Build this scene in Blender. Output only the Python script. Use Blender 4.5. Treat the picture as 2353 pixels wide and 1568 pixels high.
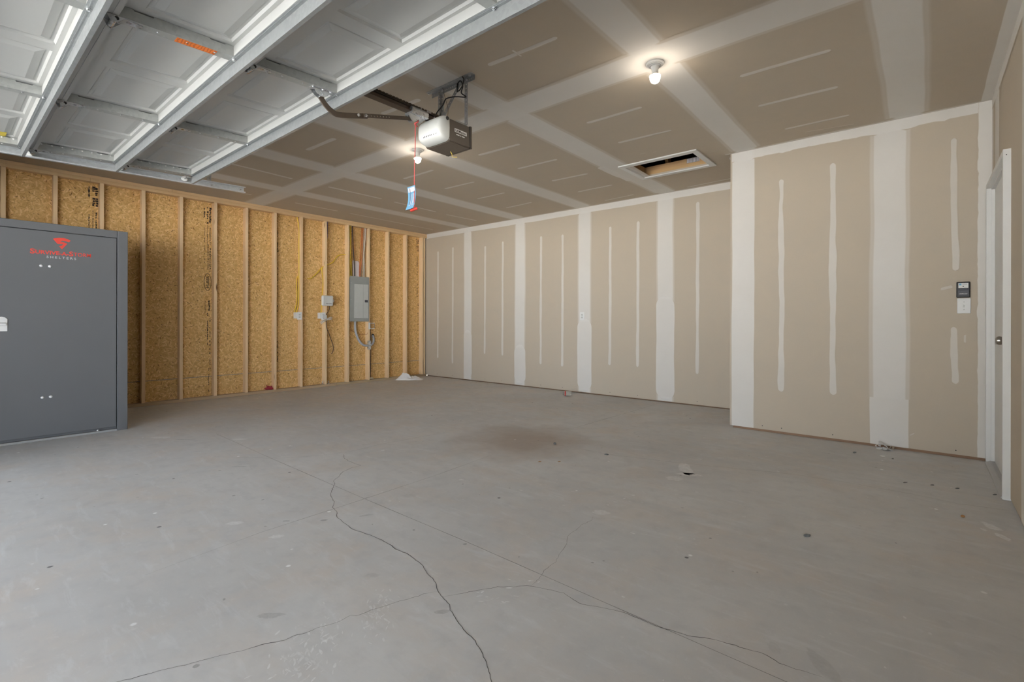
import bpy, bmesh, math, random
from mathutils import Vector, Matrix, noise as mnoise
random.seed(7)
for o in list(bpy.data.objects): bpy.data.objects.remove(o, do_unlink=True)
scene = bpy.context.scene
COL = scene.collection

# ------------------------------------------------------------------ camera
cam_d = bpy.data.cameras.new('camera'); cam = bpy.data.objects.new('camera', cam_d); COL.objects.link(cam)
F_PX, CY_PX, YAW, ROLL = 1120.97, 738.83, 0.6995, 0.0019
cam_d.sensor_width = 36.0; cam_d.sensor_fit = 'HORIZONTAL'; cam_d.lens = F_PX / 2353 * 36
cam_d.shift_y = -(784 - CY_PX) / 2353; cam_d.clip_start = 0.02; cam_d.clip_end = 200
_f = Vector((-math.sin(YAW), math.cos(YAW), 0)); _r = Vector((math.cos(YAW), math.sin(YAW), 0)); _u = Vector((0, 0, 1))
_r2 = _r * math.cos(ROLL) + _u * math.sin(ROLL); _u2 = _u * math.cos(ROLL) - _r * math.sin(ROLL)
cam.matrix_world = Matrix(((_r2.x, _u2.x, -_f.x, 7.3493), (_r2.y, _u2.y, -_f.y, -6.1721), (_r2.z, _u2.z, -_f.z, 1.0574), (0, 0, 0, 1)))
scene.camera = cam

# ------------------------------------------------------------------ light
scene.view_settings.view_transform = 'Standard'
try: scene.view_settings.look = 'None'
except Exception: pass
scene.view_settings.exposure = 0.14
scene.view_settings.gamma = 1.0
scene.view_settings.use_curve_mapping = False
try:
    cy_ = scene.cycles; cy_.use_adaptive_sampling = True; cy_.adaptive_threshold = 0.03
    cy_.max_bounces = 8; cy_.glossy_bounces = 2; cy_.transmission_bounces = 4; cy_.caustics_reflective = False; cy_.caustics_refractive = False
except Exception: pass
SKY = (0.80, 0.89, 1.0); SKY_STRENGTH = 10.6; SUN_STRENGTH = 110.0; BULB_STRENGTH = 105.0
world = bpy.data.worlds.new('world'); scene.world = world; world.use_nodes = True
bgn = world.node_tree.nodes['Background']; bgn.inputs[0].default_value = (*SKY, 1); bgn.inputs[1].default_value = SKY_STRENGTH
sun_d = bpy.data.lights.new('sun', 'SUN'); sun_d.energy = SUN_STRENGTH; sun_d.angle = 0.01; sun_d.color = (1, 0.975, 0.94)
sun = bpy.data.objects.new('sun', sun_d); COL.objects.link(sun)
sun.rotation_euler = Vector((0.7, -0.12, -0.9)).to_track_quat('-Z', 'Y').to_euler(); sun.location = (4, 4, 12)

# ------------------------------------------------------------------ dimensions (metres)
H = 2.74            # ceiling
W = 7.75            # right wall
BX, BY = 5.887, -1.02   # the wall jog: its left edge and its front
YF = -7.0           # front wall with the open garage door

# ------------------------------------------------------------------ materials
class NT:
    def __init__(s, name):
        s.m = bpy.data.materials.new(name); s.m.use_nodes = True; s.t = s.m.node_tree
        s.b = s.t.nodes['Principled BSDF']
    def n(s, typ, ins=None, **kw):
        nd = s.t.nodes.new(typ)
        for k, v in kw.items(): setattr(nd, k, v)
        if ins:
            for k, v in ins.items(): s.set(nd.inputs[k], v)
        return nd
    def set(s, sock, v):
        if isinstance(v, bpy.types.NodeSocket): s.t.links.new(v, sock)
        elif isinstance(v, (tuple, list)) and len(v) == 3 and sock.type == 'RGBA': sock.default_value = (*v, 1)
        else: sock.default_value = v
    def mix(s, fac, a, b, mode='MIX'):
        nd = s.t.nodes.new('ShaderNodeMix'); nd.data_type = 'RGBA'; nd.blend_type = mode
        s.set(nd.inputs['Factor'], fac); s.set(nd.inputs[6], a); s.set(nd.inputs[7], b); return nd.outputs[2]
    def math(s, op, a, b=0.0, clamp=False):
        nd = s.t.nodes.new('ShaderNodeMath'); nd.operation = op; nd.use_clamp = clamp
        s.set(nd.inputs[0], a); s.set(nd.inputs[1], b); return nd.outputs[0]
    def vmath(s, op, a, b=(0, 0, 0)):
        nd = s.t.nodes.new('ShaderNodeVectorMath'); nd.operation = op
        s.set(nd.inputs[0], a); s.set(nd.inputs[1], b); return nd.outputs[0]
    def noise(s, vec, scale, detail=3.0, rough=0.55, dist=0.0):
        nd = s.n('ShaderNodeTexNoise', {'Scale': scale, 'Detail': detail, 'Roughness': rough, 'Distortion': dist})
        if vec is not None: s.set(nd.inputs['Vector'], vec)
        return nd.outputs['Fac']
    def ramp(s, fac, a, b, lo=0.0, hi=1.0):
        nd = s.n('ShaderNodeMapRange', {'From Min': a, 'From Max': b, 'To Min': lo, 'To Max': hi}); nd.clamp = True
        s.set(nd.inputs['Value'], fac); return nd.outputs[0]
    def pos(s): return s.n('ShaderNodeNewGeometry').outputs['Position']
    def obj(s): return s.n('ShaderNodeTexCoord').outputs['Object']
    def rnd(s): return s.n('ShaderNodeObjectInfo').outputs['Random']
    def out(s, col=None, rough=None, metal=None, spec=None, bump=None, bstr=0.1, bdist=0.01, **kw):
        if col is not None: s.set(s.b.inputs['Base Color'], col)
        if rough is not None: s.set(s.b.inputs['Roughness'], rough)
        if metal is not None: s.set(s.b.inputs['Metallic'], metal)
        if spec is not None: s.set(s.b.inputs['Specular IOR Level'], spec)
        for k, v in kw.items(): s.set(s.b.inputs[k], v)
        if bump is not None:
            bn = s.n('ShaderNodeBump', {'Strength': bstr, 'Distance': bdist, 'Height': bump})
            s.t.links.new(bn.outputs[0], s.b.inputs['Normal'])
        return s.m

MAT = {}
def simple(name, col, rough=0.5, metal=0.0, spec=0.5, var=0.06, scale=12.0, **kw):
    m = NT(name); p = m.obj(); f = m.noise(p, scale, 3)
    c = m.mix(f, tuple(x * (1 - var) for x in col), tuple(min(1, x * (1 + var)) for x in col))
    MAT[name] = m.out(c, rough, metal, spec, **kw); return MAT[name]

def mk_drywall():
    m = NT('drywall'); p = m.pos()
    big = m.noise(p, 0.9, 3); mid = m.noise(p, 7, 4); fine = m.noise(p, 90, 2)
    paper = m.mix(big, (0.504, 0.438, 0.350), (0.551, 0.477, 0.381))
    paper = m.mix(m.ramp(mid, 0.35, 0.75), paper, (0.544, 0.465, 0.365))
    paper = m.mix(m.math('MULTIPLY', fine, 0.12), paper, (0.417, 0.353, 0.275))
    mud = m.mix(mid, (0.695, 0.666, 0.622), (0.736, 0.707, 0.664))
    at = m.n('ShaderNodeAttribute', attribute_name='mud').outputs['Fac']
    c = m.mix(at, paper, mud)
    MAT['drywall'] = m.out(c, 0.85, 0, 0.25, bump=m.noise(p, 60, 4), bstr=0.06, bdist=0.004)
mk_drywall()

def mk_concrete():
    m = NT('concrete'); p = m.pos()
    b1 = m.noise(p, 0.55, 4, 0.6); b2 = m.noise(p, 2.3, 5, 0.62, 0.4); b3 = m.noise(p, 11, 5, 0.6)
    c = m.mix(m.ramp(b1, 0.32, 0.68), (0.545, 0.538, 0.535), (0.69, 0.682, 0.675))
    c = m.mix(m.ramp(b2, 0.47, 0.72, 0, 0.75), c, (0.64, 0.577, 0.525))
    c = m.mix(m.ramp(m.noise(m.vmath('ADD', p, (20, 9, 0)), 1.5, 5, 0.65, 0.8), 0.50, 0.72, 0, 0.6), c, (0.56, 0.565, 0.57))
    c = m.mix(m.ramp(b3, 0.50, 0.78, 0, 0.45), c, (0.50, 0.495, 0.50))
    c = m.mix(m.ramp(m.noise(p, 27, 5, 0.7), 0.58, 0.75, 0, 0.35), c, (0.76, 0.75, 0.735))
    # trowel streaks
    st = m.vmath('MULTIPLY', p, (1.2, 5.0, 1.0)); s1 = m.noise(st, 3.0, 6, 0.7, 0.6)
    c = m.mix(m.ramp(s1, 0.54, 0.76, 0, 0.5), c, (0.766, 0.775, 0.790))
    c = m.mix(m.ramp(s1, 0.46, 0.24, 0, 0.35), c, (0.530, 0.527, 0.538))
    # small light and dark specks
    v = m.n('ShaderNodeTexVoronoi', {'Scale': 7.0, 'Randomness': 1.0}); v.feature = 'F1'
    m.set(v.inputs['Vector'], m.vmath('ADD', p, (3.3, 1.7, 0)))
    sp = m.ramp(v.outputs['Distance'], 0.085, 0.05)
    rr = m.n('ShaderNodeSeparateColor', {'Color': v.outputs['Color']})
    c = m.mix(m.math('MULTIPLY', sp, m.ramp(rr.outputs[0], 0.80, 0.86)), c, (0.900, 0.900, 0.900))
    c = m.mix(m.math('MULTIPLY', sp, m.ramp(rr.outputs[1], 0.90, 0.94)), c, (0.193, 0.191, 0.194))
    # brown stain in the middle of the slab
    d = m.vmath('SUBTRACT', p, (4.62, -2.80, 0.0)); ln = m.n('ShaderNodeVectorMath', operation='LENGTH')
    m.set(ln.inputs[0], m.vmath('MULTIPLY', d, (1.12, 1.12, 0)))
    sm = m.ramp(m.math('ADD', ln.outputs['Value'], m.math('MULTIPLY', m.math('SUBTRACT', m.noise(p, 2.6, 3), 0.5), 0.7)), 0.85, 0.2, 0, 0.8)
    c = m.mix(sm, c, (0.40, 0.33, 0.275))
    at = m.n('ShaderNodeAttribute', attribute_name='stain').outputs['Fac']
    br = m.noise(p, 45, 4, 0.7)
    c = m.mix(m.math('MULTIPLY', m.math('MAXIMUM', at, 0.0), m.ramp(br, 0.35, 0.6, 0.35, 1.0)), c, (0.900, 0.900, 0.900))
    c = m.mix(m.math('MULTIPLY', m.math('MAXIMUM', m.math('MULTIPLY', at, -1.0), 0.0), m.ramp(br, 0.3, 0.6, 0.4, 1.0)), c, (0.136, 0.137, 0.144))
    MAT['concrete'] = m.out(c, m.ramp(b3, 0.3, 0.7, 0.62, 0.8), 0, 0.35, bump=m.noise(p, 35, 6, 0.7), bstr=0.05, bdist=0.004)
mk_concrete()

def mk_osb():
    m = NT('osb'); p = m.pos()
    wob = m.n('ShaderNodeTexNoise', {'Scale': 16.0, 'Detail': 2.0}); m.set(wob.inputs['Vector'], p)
    p2 = m.vmath('ADD', p, m.vmath('MULTIPLY', m.vmath('SUBTRACT', wob.outputs['Color'], (0.5, 0.5, 0.5)), (0.05, 0.05, 0.05)))
    def layer(scale, off):
        q = m.vmath('ADD', p2, off)
        v = m.n('ShaderNodeTexVoronoi', {'Scale': scale}); m.set(v.inputs['Vector'], q)
        sc = m.n('ShaderNodeSeparateColor', {'Color': v.outputs['Color']})
        rot = m.n('ShaderNodeVectorRotate', {'Angle': m.math('MULTIPLY', sc.outputs[0], 6.283)}, rotation_type='X_AXIS')
        m.set(rot.inputs['Vector'], q)
        g = m.noise(m.vmath('MULTIPLY', rot.outputs[0], (1.0, 1.0, 7.0)), 28.0, 3, 0.6)
        return sc.outputs[1], g, sc.outputs[2], v.outputs['Distance']
    a1, g1, r1, d1 = layer(24.0, (0, 0, 0)); a2, g2, r2, d2 = layer(38.0, (3.1, 5.7, 1.3))
    c1 = m.mix(a1, (0.68, 0.42, 0.155), (0.88, 0.59, 0.265)); c1 = m.mix(m.ramp(g1, 0.33, 0.62), (0.58, 0.335, 0.11), c1)
    c2 = m.mix(a2, (0.72, 0.45, 0.17), (0.90, 0.62, 0.29)); c2 = m.mix(m.ramp(g2, 0.33, 0.62), (0.62, 0.365, 0.125), c2)
    c = m.mix(m.ramp(m.noise(p, 19, 2), 0.42, 0.58), c1, c2)
    c = m.mix(m.ramp(m.noise(p, 1.1, 3), 0.35, 0.7, 0, 0.3), c, (0.62, 0.37, 0.13))
    # strands: short slivers lying in random directions, pale, tan and dark (bark)
    def slivers(c, scale, off, ln_, wd, p0, amt, col):
        q = m.vmath('ADD', p2, off); fv = m.n('ShaderNodeTexVoronoi', {'Scale': scale}); m.set(fv.inputs['Vector'], q)
        fc = m.n('ShaderNodeSeparateColor', {'Color': fv.outputs['Color']})
        fr = m.n('ShaderNodeVectorRotate', {'Angle': m.math('MULTIPLY', fc.outputs[2], 6.283)}, rotation_type='X_AXIS'); m.set(fr.inputs['Vector'], m.vmath('SUBTRACT', q, fv.outputs['Position']))
        fl = m.n('ShaderNodeVectorMath', operation='LENGTH'); m.set(fl.inputs[0], m.vmath('MULTIPLY', fr.outputs[0], (0.0, 1.0 / ln_, 1.0 / wd)))
        return m.mix(m.math('MULTIPLY', m.ramp(fl.outputs['Value'], 1.0, 0.65), m.ramp(fc.outputs[0], p0, p0 + 0.05, 0, amt)), c, col)
    c = slivers(c, 26.0, (1.7, 8.2, 3.9), 0.034, 0.0065, 0.45, 0.75, (0.92, 0.66, 0.33))
    c = slivers(c, 30.0, (11.3, 4.4, 6.1), 0.030, 0.0055, 0.50, 0.6, (0.52, 0.285, 0.085))
    c = slivers(c, 22.0, (5.5, 14.4, 2.6), 0.036, 0.008, 0.6, 0.6, (0.88, 0.60, 0.27))
    c = slivers(c, 34.0, (7.0, 2.0, 9.0), 0.016, 0.0038, 0.84, 0.85, (0.20, 0.09, 0.025))
    MAT['osb'] = m.out(c, 0.75, 0, 0.25, bump=g1, bstr=0.15, bdist=0.002)
mk_osb()

def mk_wood(name, lo, hi, knot=True, axis='Z'):
    m = NT(name); o = m.obj(); r = m.rnd()
    cmb = m.n('ShaderNodeCombineXYZ', {'X': m.math('MULTIPLY', r, 37.0), 'Y': m.math('MULTIPLY', r, 91.0), 'Z': m.math('MULTIPLY', r, 53.0)})
    q = m.vmath('ADD', o, cmb.outputs[0])
    st = {'Z': (26, 26, 1.3), 'Y': (26, 1.3, 26), 'X': (1.3, 26, 26)}[axis]
    g = m.noise(m.vmath('MULTIPLY', q, st), 1.0, 5, 0.6, 0.8)
    c = m.mix(m.ramp(g, 0.3, 0.7), lo, hi)
    c = m.mix(m.math('MULTIPLY', r, 0.45), c, m.mix(0.5, lo, (0.74, 0.46, 0.30)))
    if knot:
        kk = {'Z': (9, 9, 2.2), 'Y': (9, 2.2, 9), 'X': (2.2, 9, 9)}[axis]
        v = m.n('ShaderNodeTexVoronoi', {'Scale': 1.0}); m.set(v.inputs['Vector'], m.vmath('MULTIPLY', q, kk))
        rr = m.n('ShaderNodeSeparateColor', {'Color': v.outputs['Color']})
        kf = m.math('MULTIPLY', m.ramp(v.outputs['Distance'], 0.14, 0.05), m.ramp(rr.outputs[0], 0.62, 0.66))
        c = m.mix(kf, c, (0.20, 0.085, 0.03))
    MAT[name] = m.out(c, 0.7, 0, 0.3, bump=g, bstr=0.05, bdist=0.002)
mk_wood('stud_wood', (0.83, 0.60, 0.34), (0.90, 0.69, 0.43))
mk_wood('plate_wood', (0.74, 0.51, 0.26), (0.84, 0.62, 0.36), axis='Y')
mk_wood('sill_wood', (0.40, 0.31, 0.19), (0.50, 0.40, 0.26), axis='Y')
mk_wood('dark_wood', (0.14, 0.085, 0.05), (0.22, 0.14, 0.085), knot=False, axis='X')
mk_wood('attic_wood', (0.52, 0.31, 0.13), (0.64, 0.42, 0.20), axis='X')

def mk_galv(name, col, rough, metal):
    m = NT(name); p = m.obj()
    v = m.n('ShaderNodeTexVoronoi', {'Scale': 55.0}); m.set(v.inputs['Vector'], p)
    s = m.n('ShaderNodeSeparateColor', {'Color': v.outputs['Color']})
    c = m.mix(s.outputs[0], tuple(x * 0.93 for x in col), tuple(min(1, x * 1.06) for x in col))
    c = m.mix(m.ramp(m.noise(p, 3.0, 3), 0.4, 0.75, 0, 0.2), c, tuple(x * 0.75 for x in col))
    MAT[name] = m.out(c, m.ramp(s.outputs[1], 0, 1, rough - 0.05, rough + 0.05), metal, 0.5)
mk_galv('galvanized', (0.35, 0.365, 0.365), 0.42, 0.5)
mk_galv('stile_steel', (0.42, 0.43, 0.41), 0.45, 0.4)
mk_galv('track_steel', (0.62, 0.64, 0.65), 0.42, 0.4)
mk_galv('zinc_bright', (0.66, 0.67, 0.68), 0.3, 0.8)
mk_galv('hanger_steel', (0.46, 0.46, 0.455), 0.45, 0.6)
simple('door_white', (0.49, 0.49, 0.47), 0.42, 0, 0.4, var=0.02)
simple('shelter_grey', (0.118, 0.120, 0.124), 0.5, 0, 0.4, var=0.05, scale=3)
simple('red_print', (0.66, 0.055, 0.035), 0.5)
simple('pale_print', (0.45, 0.45, 0.46), 0.5)
simple('white_plastic', (0.78, 0.775, 0.75), 0.4)
simple('white_paint', (0.74, 0.735, 0.71), 0.5, var=0.02)
simple('lens_plastic', (0.62, 0.62, 0.585), 0.45)
simple('brown_plastic', (0.105, 0.082, 0.062), 0.45)
simple('brown_steel', (0.085, 0.062, 0.045), 0.42, 0.2)
simple('chain_steel', (0.075, 0.058, 0.04), 0.4, 0.6)
simple('black_rubber', (0.02, 0.018, 0.017), 0.5)
simple('black_plastic', (0.015, 0.014, 0.014), 0.35)
simple('dark_grey_plastic', (0.055, 0.055, 0.065), 0.4)
simple('panel_grey', (0.31, 0.325, 0.31), 0.45)
simple('panel_door_grey', (0.53, 0.545, 0.525), 0.4)
simple('yellow_cable', (0.85, 0.60, 0.05), 0.45)
simple('orange_cable', (0.62, 0.19, 0.06), 0.45)
simple('white_cable', (0.68, 0.65, 0.60), 0.45)
simple('purple_cable', (0.13, 0.08, 0.22), 0.45)
simple('brown_cable', (0.10, 0.055, 0.035), 0.5)
simple('copper', (0.42, 0.16, 0.06), 0.4, 0.7)
simple('conduit_grey', (0.42, 0.43, 0.45), 0.5)
simple('paper', (0.78, 0.74, 0.75), 0.8, var=0.04)
simple('stamp_ink', (0.035, 0.02, 0.012), 0.8)
simple('stamp_grey', (0.28, 0.28, 0.27), 0.8)
simple('rope_red', (0.60, 0.10, 0.09), 0.7)
simple('handle_red', (0.60, 0.045, 0.03), 0.4)
simple('tag_blue', (0.17, 0.40, 0.60), 0.5)
simple('tag_ink', (0.10, 0.15, 0.25), 0.6)
simple('brushed_nickel', (0.42, 0.39, 0.35), 0.3, 0.9)
simple('threshold_metal', (0.55, 0.55, 0.55), 0.45, 0.3)
simple('cloth_white', (0.88, 0.87, 0.85), 0.85, var=0.03)
simple('tape_beige', (0.60, 0.50, 0.38), 0.6)
simple('stone_dark', (0.16, 0.165, 0.16), 0.8, var=0.4, scale=60)
simple('stone_brown', (0.38, 0.20, 0.08), 0.8, var=0.3, scale=60)
simple('dark_gap', (0.05, 0.042, 0.036), 0.9)
simple('crack_grey', (0.105, 0.10, 0.097), 0.95)
simple('joint_grey', (0.25, 0.24, 0.235), 0.95)
simple('roof_dark', (0.03, 0.025, 0.02), 0.9)
simple('red_net', (0.40, 0.035, 0.05), 0.5)
simple('yellow_label', (0.75, 0.58, 0.06), 0.5)
simple('screw_dark', (0.05, 0.045, 0.04), 0.5)
simple('shade_wall_render', (0.30, 0.27, 0.23), 0.9)
simple('nickel_bright', (0.74, 0.74, 0.74), 0.3, 0.25)
simple('foam', (0.75, 0.66, 0.45), 0.8)
def mk_sticker():
    m = NT('warning_orange'); p = m.obj()
    w = m.n('ShaderNodeTexWave', {'Scale': 24.0, 'Distortion': 6.0, 'Detail': 3.0}, bands_direction='Y'); m.set(w.inputs['Vector'], p)
    c = m.mix(m.ramp(w.outputs['Fac'], 0.55, 0.75, 0, 0.55), (0.78, 0.20, 0.035), (0.35, 0.06, 0.02))
    MAT['warning_orange'] = m.out(c, 0.5)
mk_sticker()
def mk_bulb():
    m = NT('bulb_glow'); m.out((1, 0.93, 0.8), 0.4)
    m.set(m.b.inputs['Emission Color'], (1.0, 0.89, 0.75)); m.set(m.b.inputs['Emission Strength'], BULB_STRENGTH); MAT['bulb_glow'] = m.m
mk_bulb()
def mk_clear():
    m = NT('clear_plastic'); m.out((0.9, 0.92, 0.9), 0.12); m.set(m.b.inputs['Transmission Weight'], 0.85); m.set(m.b.inputs['IOR'], 1.25); MAT['clear_plastic'] = m.m
mk_clear()
def mk_drive():
    m = NT('driveway_concrete'); p = m.pos()
    MAT['driveway_concrete'] = m.out(m.mix(m.noise(p, 2, 4), (0.52, 0.515, 0.50), (0.58, 0.575, 0.56)), 0.85)
mk_drive()

# ------------------------------------------------------------------ mesh helpers
class MB:
    def __init__(s): s.v = []; s.f = []; s.a = []
    def add(s, vs, fs, at=None):
        k = len(s.v); s.v += [Vector(q) for q in vs]; s.f += [tuple(i + k for i in f) for f in fs]
        s.a += list(at) if at else [0.0] * len(vs); return s
    def box(s, x0, x1, y0, y1, z0, z1):
        return s.add([(x0, y0, z0), (x1, y0, z0), (x1, y1, z0), (x0, y1, z0), (x0, y0, z1), (x1, y0, z1), (x1, y1, z1), (x0, y1, z1)],
                     [(0, 3, 2, 1), (4, 5, 6, 7), (0, 1, 5, 4), (1, 2, 6, 5), (2, 3, 7, 6), (3, 0, 4, 7)])
    def obox(s, c, a, b, d):
        c, a, b, d = map(Vector, (c, a, b, d))
        if a.cross(b).dot(d) < 0: a = -a
        vs = [c - a - b - d, c + a - b - d, c + a + b - d, c - a + b - d, c - a - b + d, c + a - b + d, c + a + b + d, c - a + b + d]
        return s.add(vs, [(0, 3, 2, 1), (4, 5, 6, 7), (0, 1, 5, 4), (1, 2, 6, 5), (2, 3, 7, 6), (3, 0, 4, 7)])
    def prism(s, pts, vec):
        vec = Vector(vec); n = len(pts); pts = [Vector(q) for q in pts]
        nn = Vector((0, 0, 0))
        for i in range(n): nn += pts[i].cross(pts[(i + 1) % n])
        if nn.dot(vec) < 0: pts = pts[::-1]
        return s.add(pts + [q + vec for q in pts], [tuple(range(n))[::-1], tuple(range(n, 2 * n))] + [(i, (i + 1) % n, n + (i + 1) % n, n + i) for i in range(n)])
    def frame(s, d):
        d = Vector(d).normalized(); up = Vector((0, 0, 1)) if abs(d.z) < 0.9 else Vector((1, 0, 0))
        a = d.cross(up).normalized(); return a, a.cross(d).normalized()
    def lathe(s, prof, o, ax, n=16):
        o = Vector(o); ax = Vector(ax).normalized(); a, b = s.frame(ax); vs = []; fs = []
        for r, h in prof:
            for i in range(n):
                t = 2 * math.pi * i / n; vs.append(o + ax * h + (a * math.cos(t) + b * math.sin(t)) * r)
        for j in range(len(prof) - 1):
            for i in range(n):
                k = (i + 1) % n; fs.append((j * n + i, j * n + k, (j + 1) * n + k, (j + 1) * n + i))
        if prof[0][0] > 1e-5: fs.append(tuple(range(n))[::-1])
        if prof[-1][0] > 1e-5: fs.append(tuple((len(prof) - 1) * n + i for i in range(n)))
        return s.add(vs, fs)
    def cyl(s, p0, p1, r, n=12):
        p0 = Vector(p0); d = Vector(p1) - p0; return s.lathe([(r, 0), (r, d.length)], p0, d, n)
    def tube(s, pts, r, n=8, flat=1.0):
        pts = [Vector(q) for q in pts]; vs = []; fs = []; a = None
        for i, q in enumerate(pts):
            d = (pts[min(i + 1, len(pts) - 1)] - pts[max(i - 1, 0)]).normalized()
            if a is None: a, b = s.frame(d)
            else:
                a = (a - d * a.dot(d)).normalized(); b = a.cross(d).normalized()
            rr = r(i / (len(pts) - 1)) if callable(r) else r
            for k in range(n):
                t = 2 * math.pi * k / n; vs.append(q + a * math.cos(t) * rr + b * math.sin(t) * rr * flat)
        for j in range(len(pts) - 1):
            for k in range(n):
                l = (k + 1) % n; fs.append((j * n + k, j * n + l, (j + 1) * n + l, (j + 1) * n + k))
        fs.append(tuple(range(n))[::-1]); fs.append(tuple((len(pts) - 1) * n + k for k in range(n)))
        return s.add(vs, fs)
    def perf(s, o, u, v, w, L, Wd, pitch, r, t):
        """perforated steel strip: from o along unit u for L, width Wd along v, thickness t along w, a real hole every pitch"""
        o, u, v, w = map(Vector, (o, u, v, w)); n = max(1, int(round(L / pitch))); pc = L / n
        for i in range(n):
            c = o + u * (pc * (i + 0.5)) + v * (Wd / 2); hu = pc / 2; hv = Wd / 2
            outer = [(hu, 0), (hu, hv), (0, hv), (-hu, hv), (-hu, 0), (-hu, -hv), (0, -hv), (hu, -hv)]
            inner = [(r * math.cos(k * math.pi / 4), r * math.sin(k * math.pi / 4)) for k in range(8)]
            vs = [c + u * a + v * b for a, b in outer] + [c + u * a + v * b for a, b in inner]
            vs += [q + w * t for q in vs]; fs = []
            for k in range(8):
                l = (k + 1) % 8
                fs += [(k, 8 + k, 8 + l, l), (16 + k, 16 + l, 24 + l, 24 + k), (8 + k, 24 + k, 24 + l, 8 + l), (k, l, 16 + l, 16 + k)]
            s.add(vs, fs)
        return s
    def map(s, fn): s.v = [Vector(fn(q)) for q in s.v]; return s

WPOS = {}
def props(o, label=None, cat=None, group=None, kind=None):
    if label: o['label'] = label
    if cat: o['category'] = cat
    if group: o['group'] = group
    if kind: o['kind'] = kind
    return o
def thing(name, loc, label=None, cat=None, group=None, kind=None):
    o = bpy.data.objects.new(name, None); COL.objects.link(o); o.location = loc; o.empty_display_size = 0.1
    WPOS[o] = Vector(loc); return props(o, label, cat, group, kind)
def make(name, mb, mat, parent=None, label=None, cat=None, group=None, kind=None, smooth=None, bevel=None, attr=None, seg=2):
    xs = [q.x for q in mb.v]; ys = [q.y for q in mb.v]; zs = [q.z for q in mb.v]
    c = Vector(((min(xs) + max(xs)) / 2, (min(ys) + max(ys)) / 2, min(zs)))
    me = bpy.data.meshes.new(name); me.from_pydata([q - c for q in mb.v], [], mb.f); me.update()
    if attr:
        a = me.attributes.new(attr, 'FLOAT', 'POINT'); a.data.foreach_set('value', mb.a)
    bm = bmesh.new(); bm.from_mesh(me); bmesh.ops.recalc_face_normals(bm, faces=bm.faces); bm.to_mesh(me); bm.free()
    if smooth:
        me.shade_smooth(); me.set_sharp_from_angle(angle=math.radians(smooth))
    me.materials.append(MAT[mat])
    o = bpy.data.objects.new(name, me); COL.objects.link(o); WPOS[o] = c
    if parent: o.parent = parent; o.location = c - WPOS[parent]
    else: o.location = c
    if bevel:
        b = o.modifiers.new('bevel', 'BEVEL'); b.width = bevel; b.segments = seg; b.limit_method = 'ANGLE'
    return props(o, label, cat, group, kind)
def clone(o, parent, wloc):
    c = o.copy(); COL.objects.link(c); c.parent = parent; WPOS[c] = Vector(wloc)
    c.location = Vector(wloc) - (WPOS[parent] if parent else Vector()); return c
def text_mesh(body, bold=0.0, space=1.0):
    cu = bpy.data.curves.new('t', 'FONT'); cu.body = body; cu.size = 1; cu.offset = bold; cu.space_character = space; cu.resolution_u = 3
    ob = bpy.data.objects.new('t', cu); COL.objects.link(ob); bpy.context.view_layer.update()
    me = bpy.data.meshes.new_from_object(ob.evaluated_get(bpy.context.evaluated_depsgraph_get()))
    vs = [q.co.copy() for q in me.vertices]; fs = [tuple(p.vertices) for p in me.polygons]
    bpy.data.objects.remove(ob); bpy.data.curves.remove(cu); bpy.data.meshes.remove(me); return vs, fs
def text_fit(mb, body, o, u, v, w, h, bold=0.0, space=1.0):
    """letters stretched to a w by h rectangle whose lower left corner is o, reading along u, upright along v"""
    vs, fs = text_mesh(body, bold, space); o, u, v = map(Vector, (o, u, v))
    x0 = min(q.x for q in vs); x1 = max(q.x for q in vs); y0 = min(q.y for q in vs); y1 = max(q.y for q in vs)
    mb.add([o + u * ((q.x - x0) / (x1 - x0) * w) + v * ((q.y - y0) / (y1 - y0) * h) for q in vs], fs); return mb
def interp(pts, n):
    """smooth curve through points (Catmull-Rom)"""
    P = [Vector(q) for q in pts]; P = [P[0] * 2 - P[1]] + P + [P[-1] * 2 - P[-2]]; out = []
    for i in range(1, len(P) - 2):
        for k in range(n):
            t = k / n; a, b, c, d = P[i - 1], P[i], P[i + 1], P[i + 2]
            out.append(0.5 * ((2 * b) + (c - a) * t + (2 * a - 5 * b + 4 * c - d) * t * t + (3 * b - a - 3 * c + d) * t ** 3))
    return out + [P[-2]]
def nz(x, y=0.0, z=0.0): return mnoise.noise(Vector((x, y, z)))

# ------------------------------------------------------------------ the setting
floor = make('floor', MB().box(-0.2, W + 0.3, YF - 0.15, 0.2, -0.15, 0.0), 'concrete', kind='structure', label='pale grey concrete garage floor with cracks and saw cuts')
make('driveway', MB().box(-60, 70, -150, YF - 0.15, -0.17, -0.02), 'driveway_concrete', kind='structure', label='concrete driveway outside the open garage door')
make('added_shade_wall', MB().box(-12, -2.2, -40, -12.6, -0.02, 6.0), 'shade_wall_render', kind='structure', label='added wall out of view that holds back daylight from the left')  # unseen wall added to block daylight from the left front
HX0, HX1, HY0, HY1 = 4.873, 5.606, -1.322, -0.835
cm = MB().box(-0.15, HX0, YF, 0.1, H, H + 0.016).box(HX1, W + 0.15, YF, 0.1, H, H + 0.016).box(HX0, HX1, YF, HY0, H, H + 0.016).box(HX0, HX1, HY1, 0.1, H, H + 0.016)
ceiling = make('ceiling', cm, 'drywall', kind='structure', label='taped tan drywall ceiling')
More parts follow.
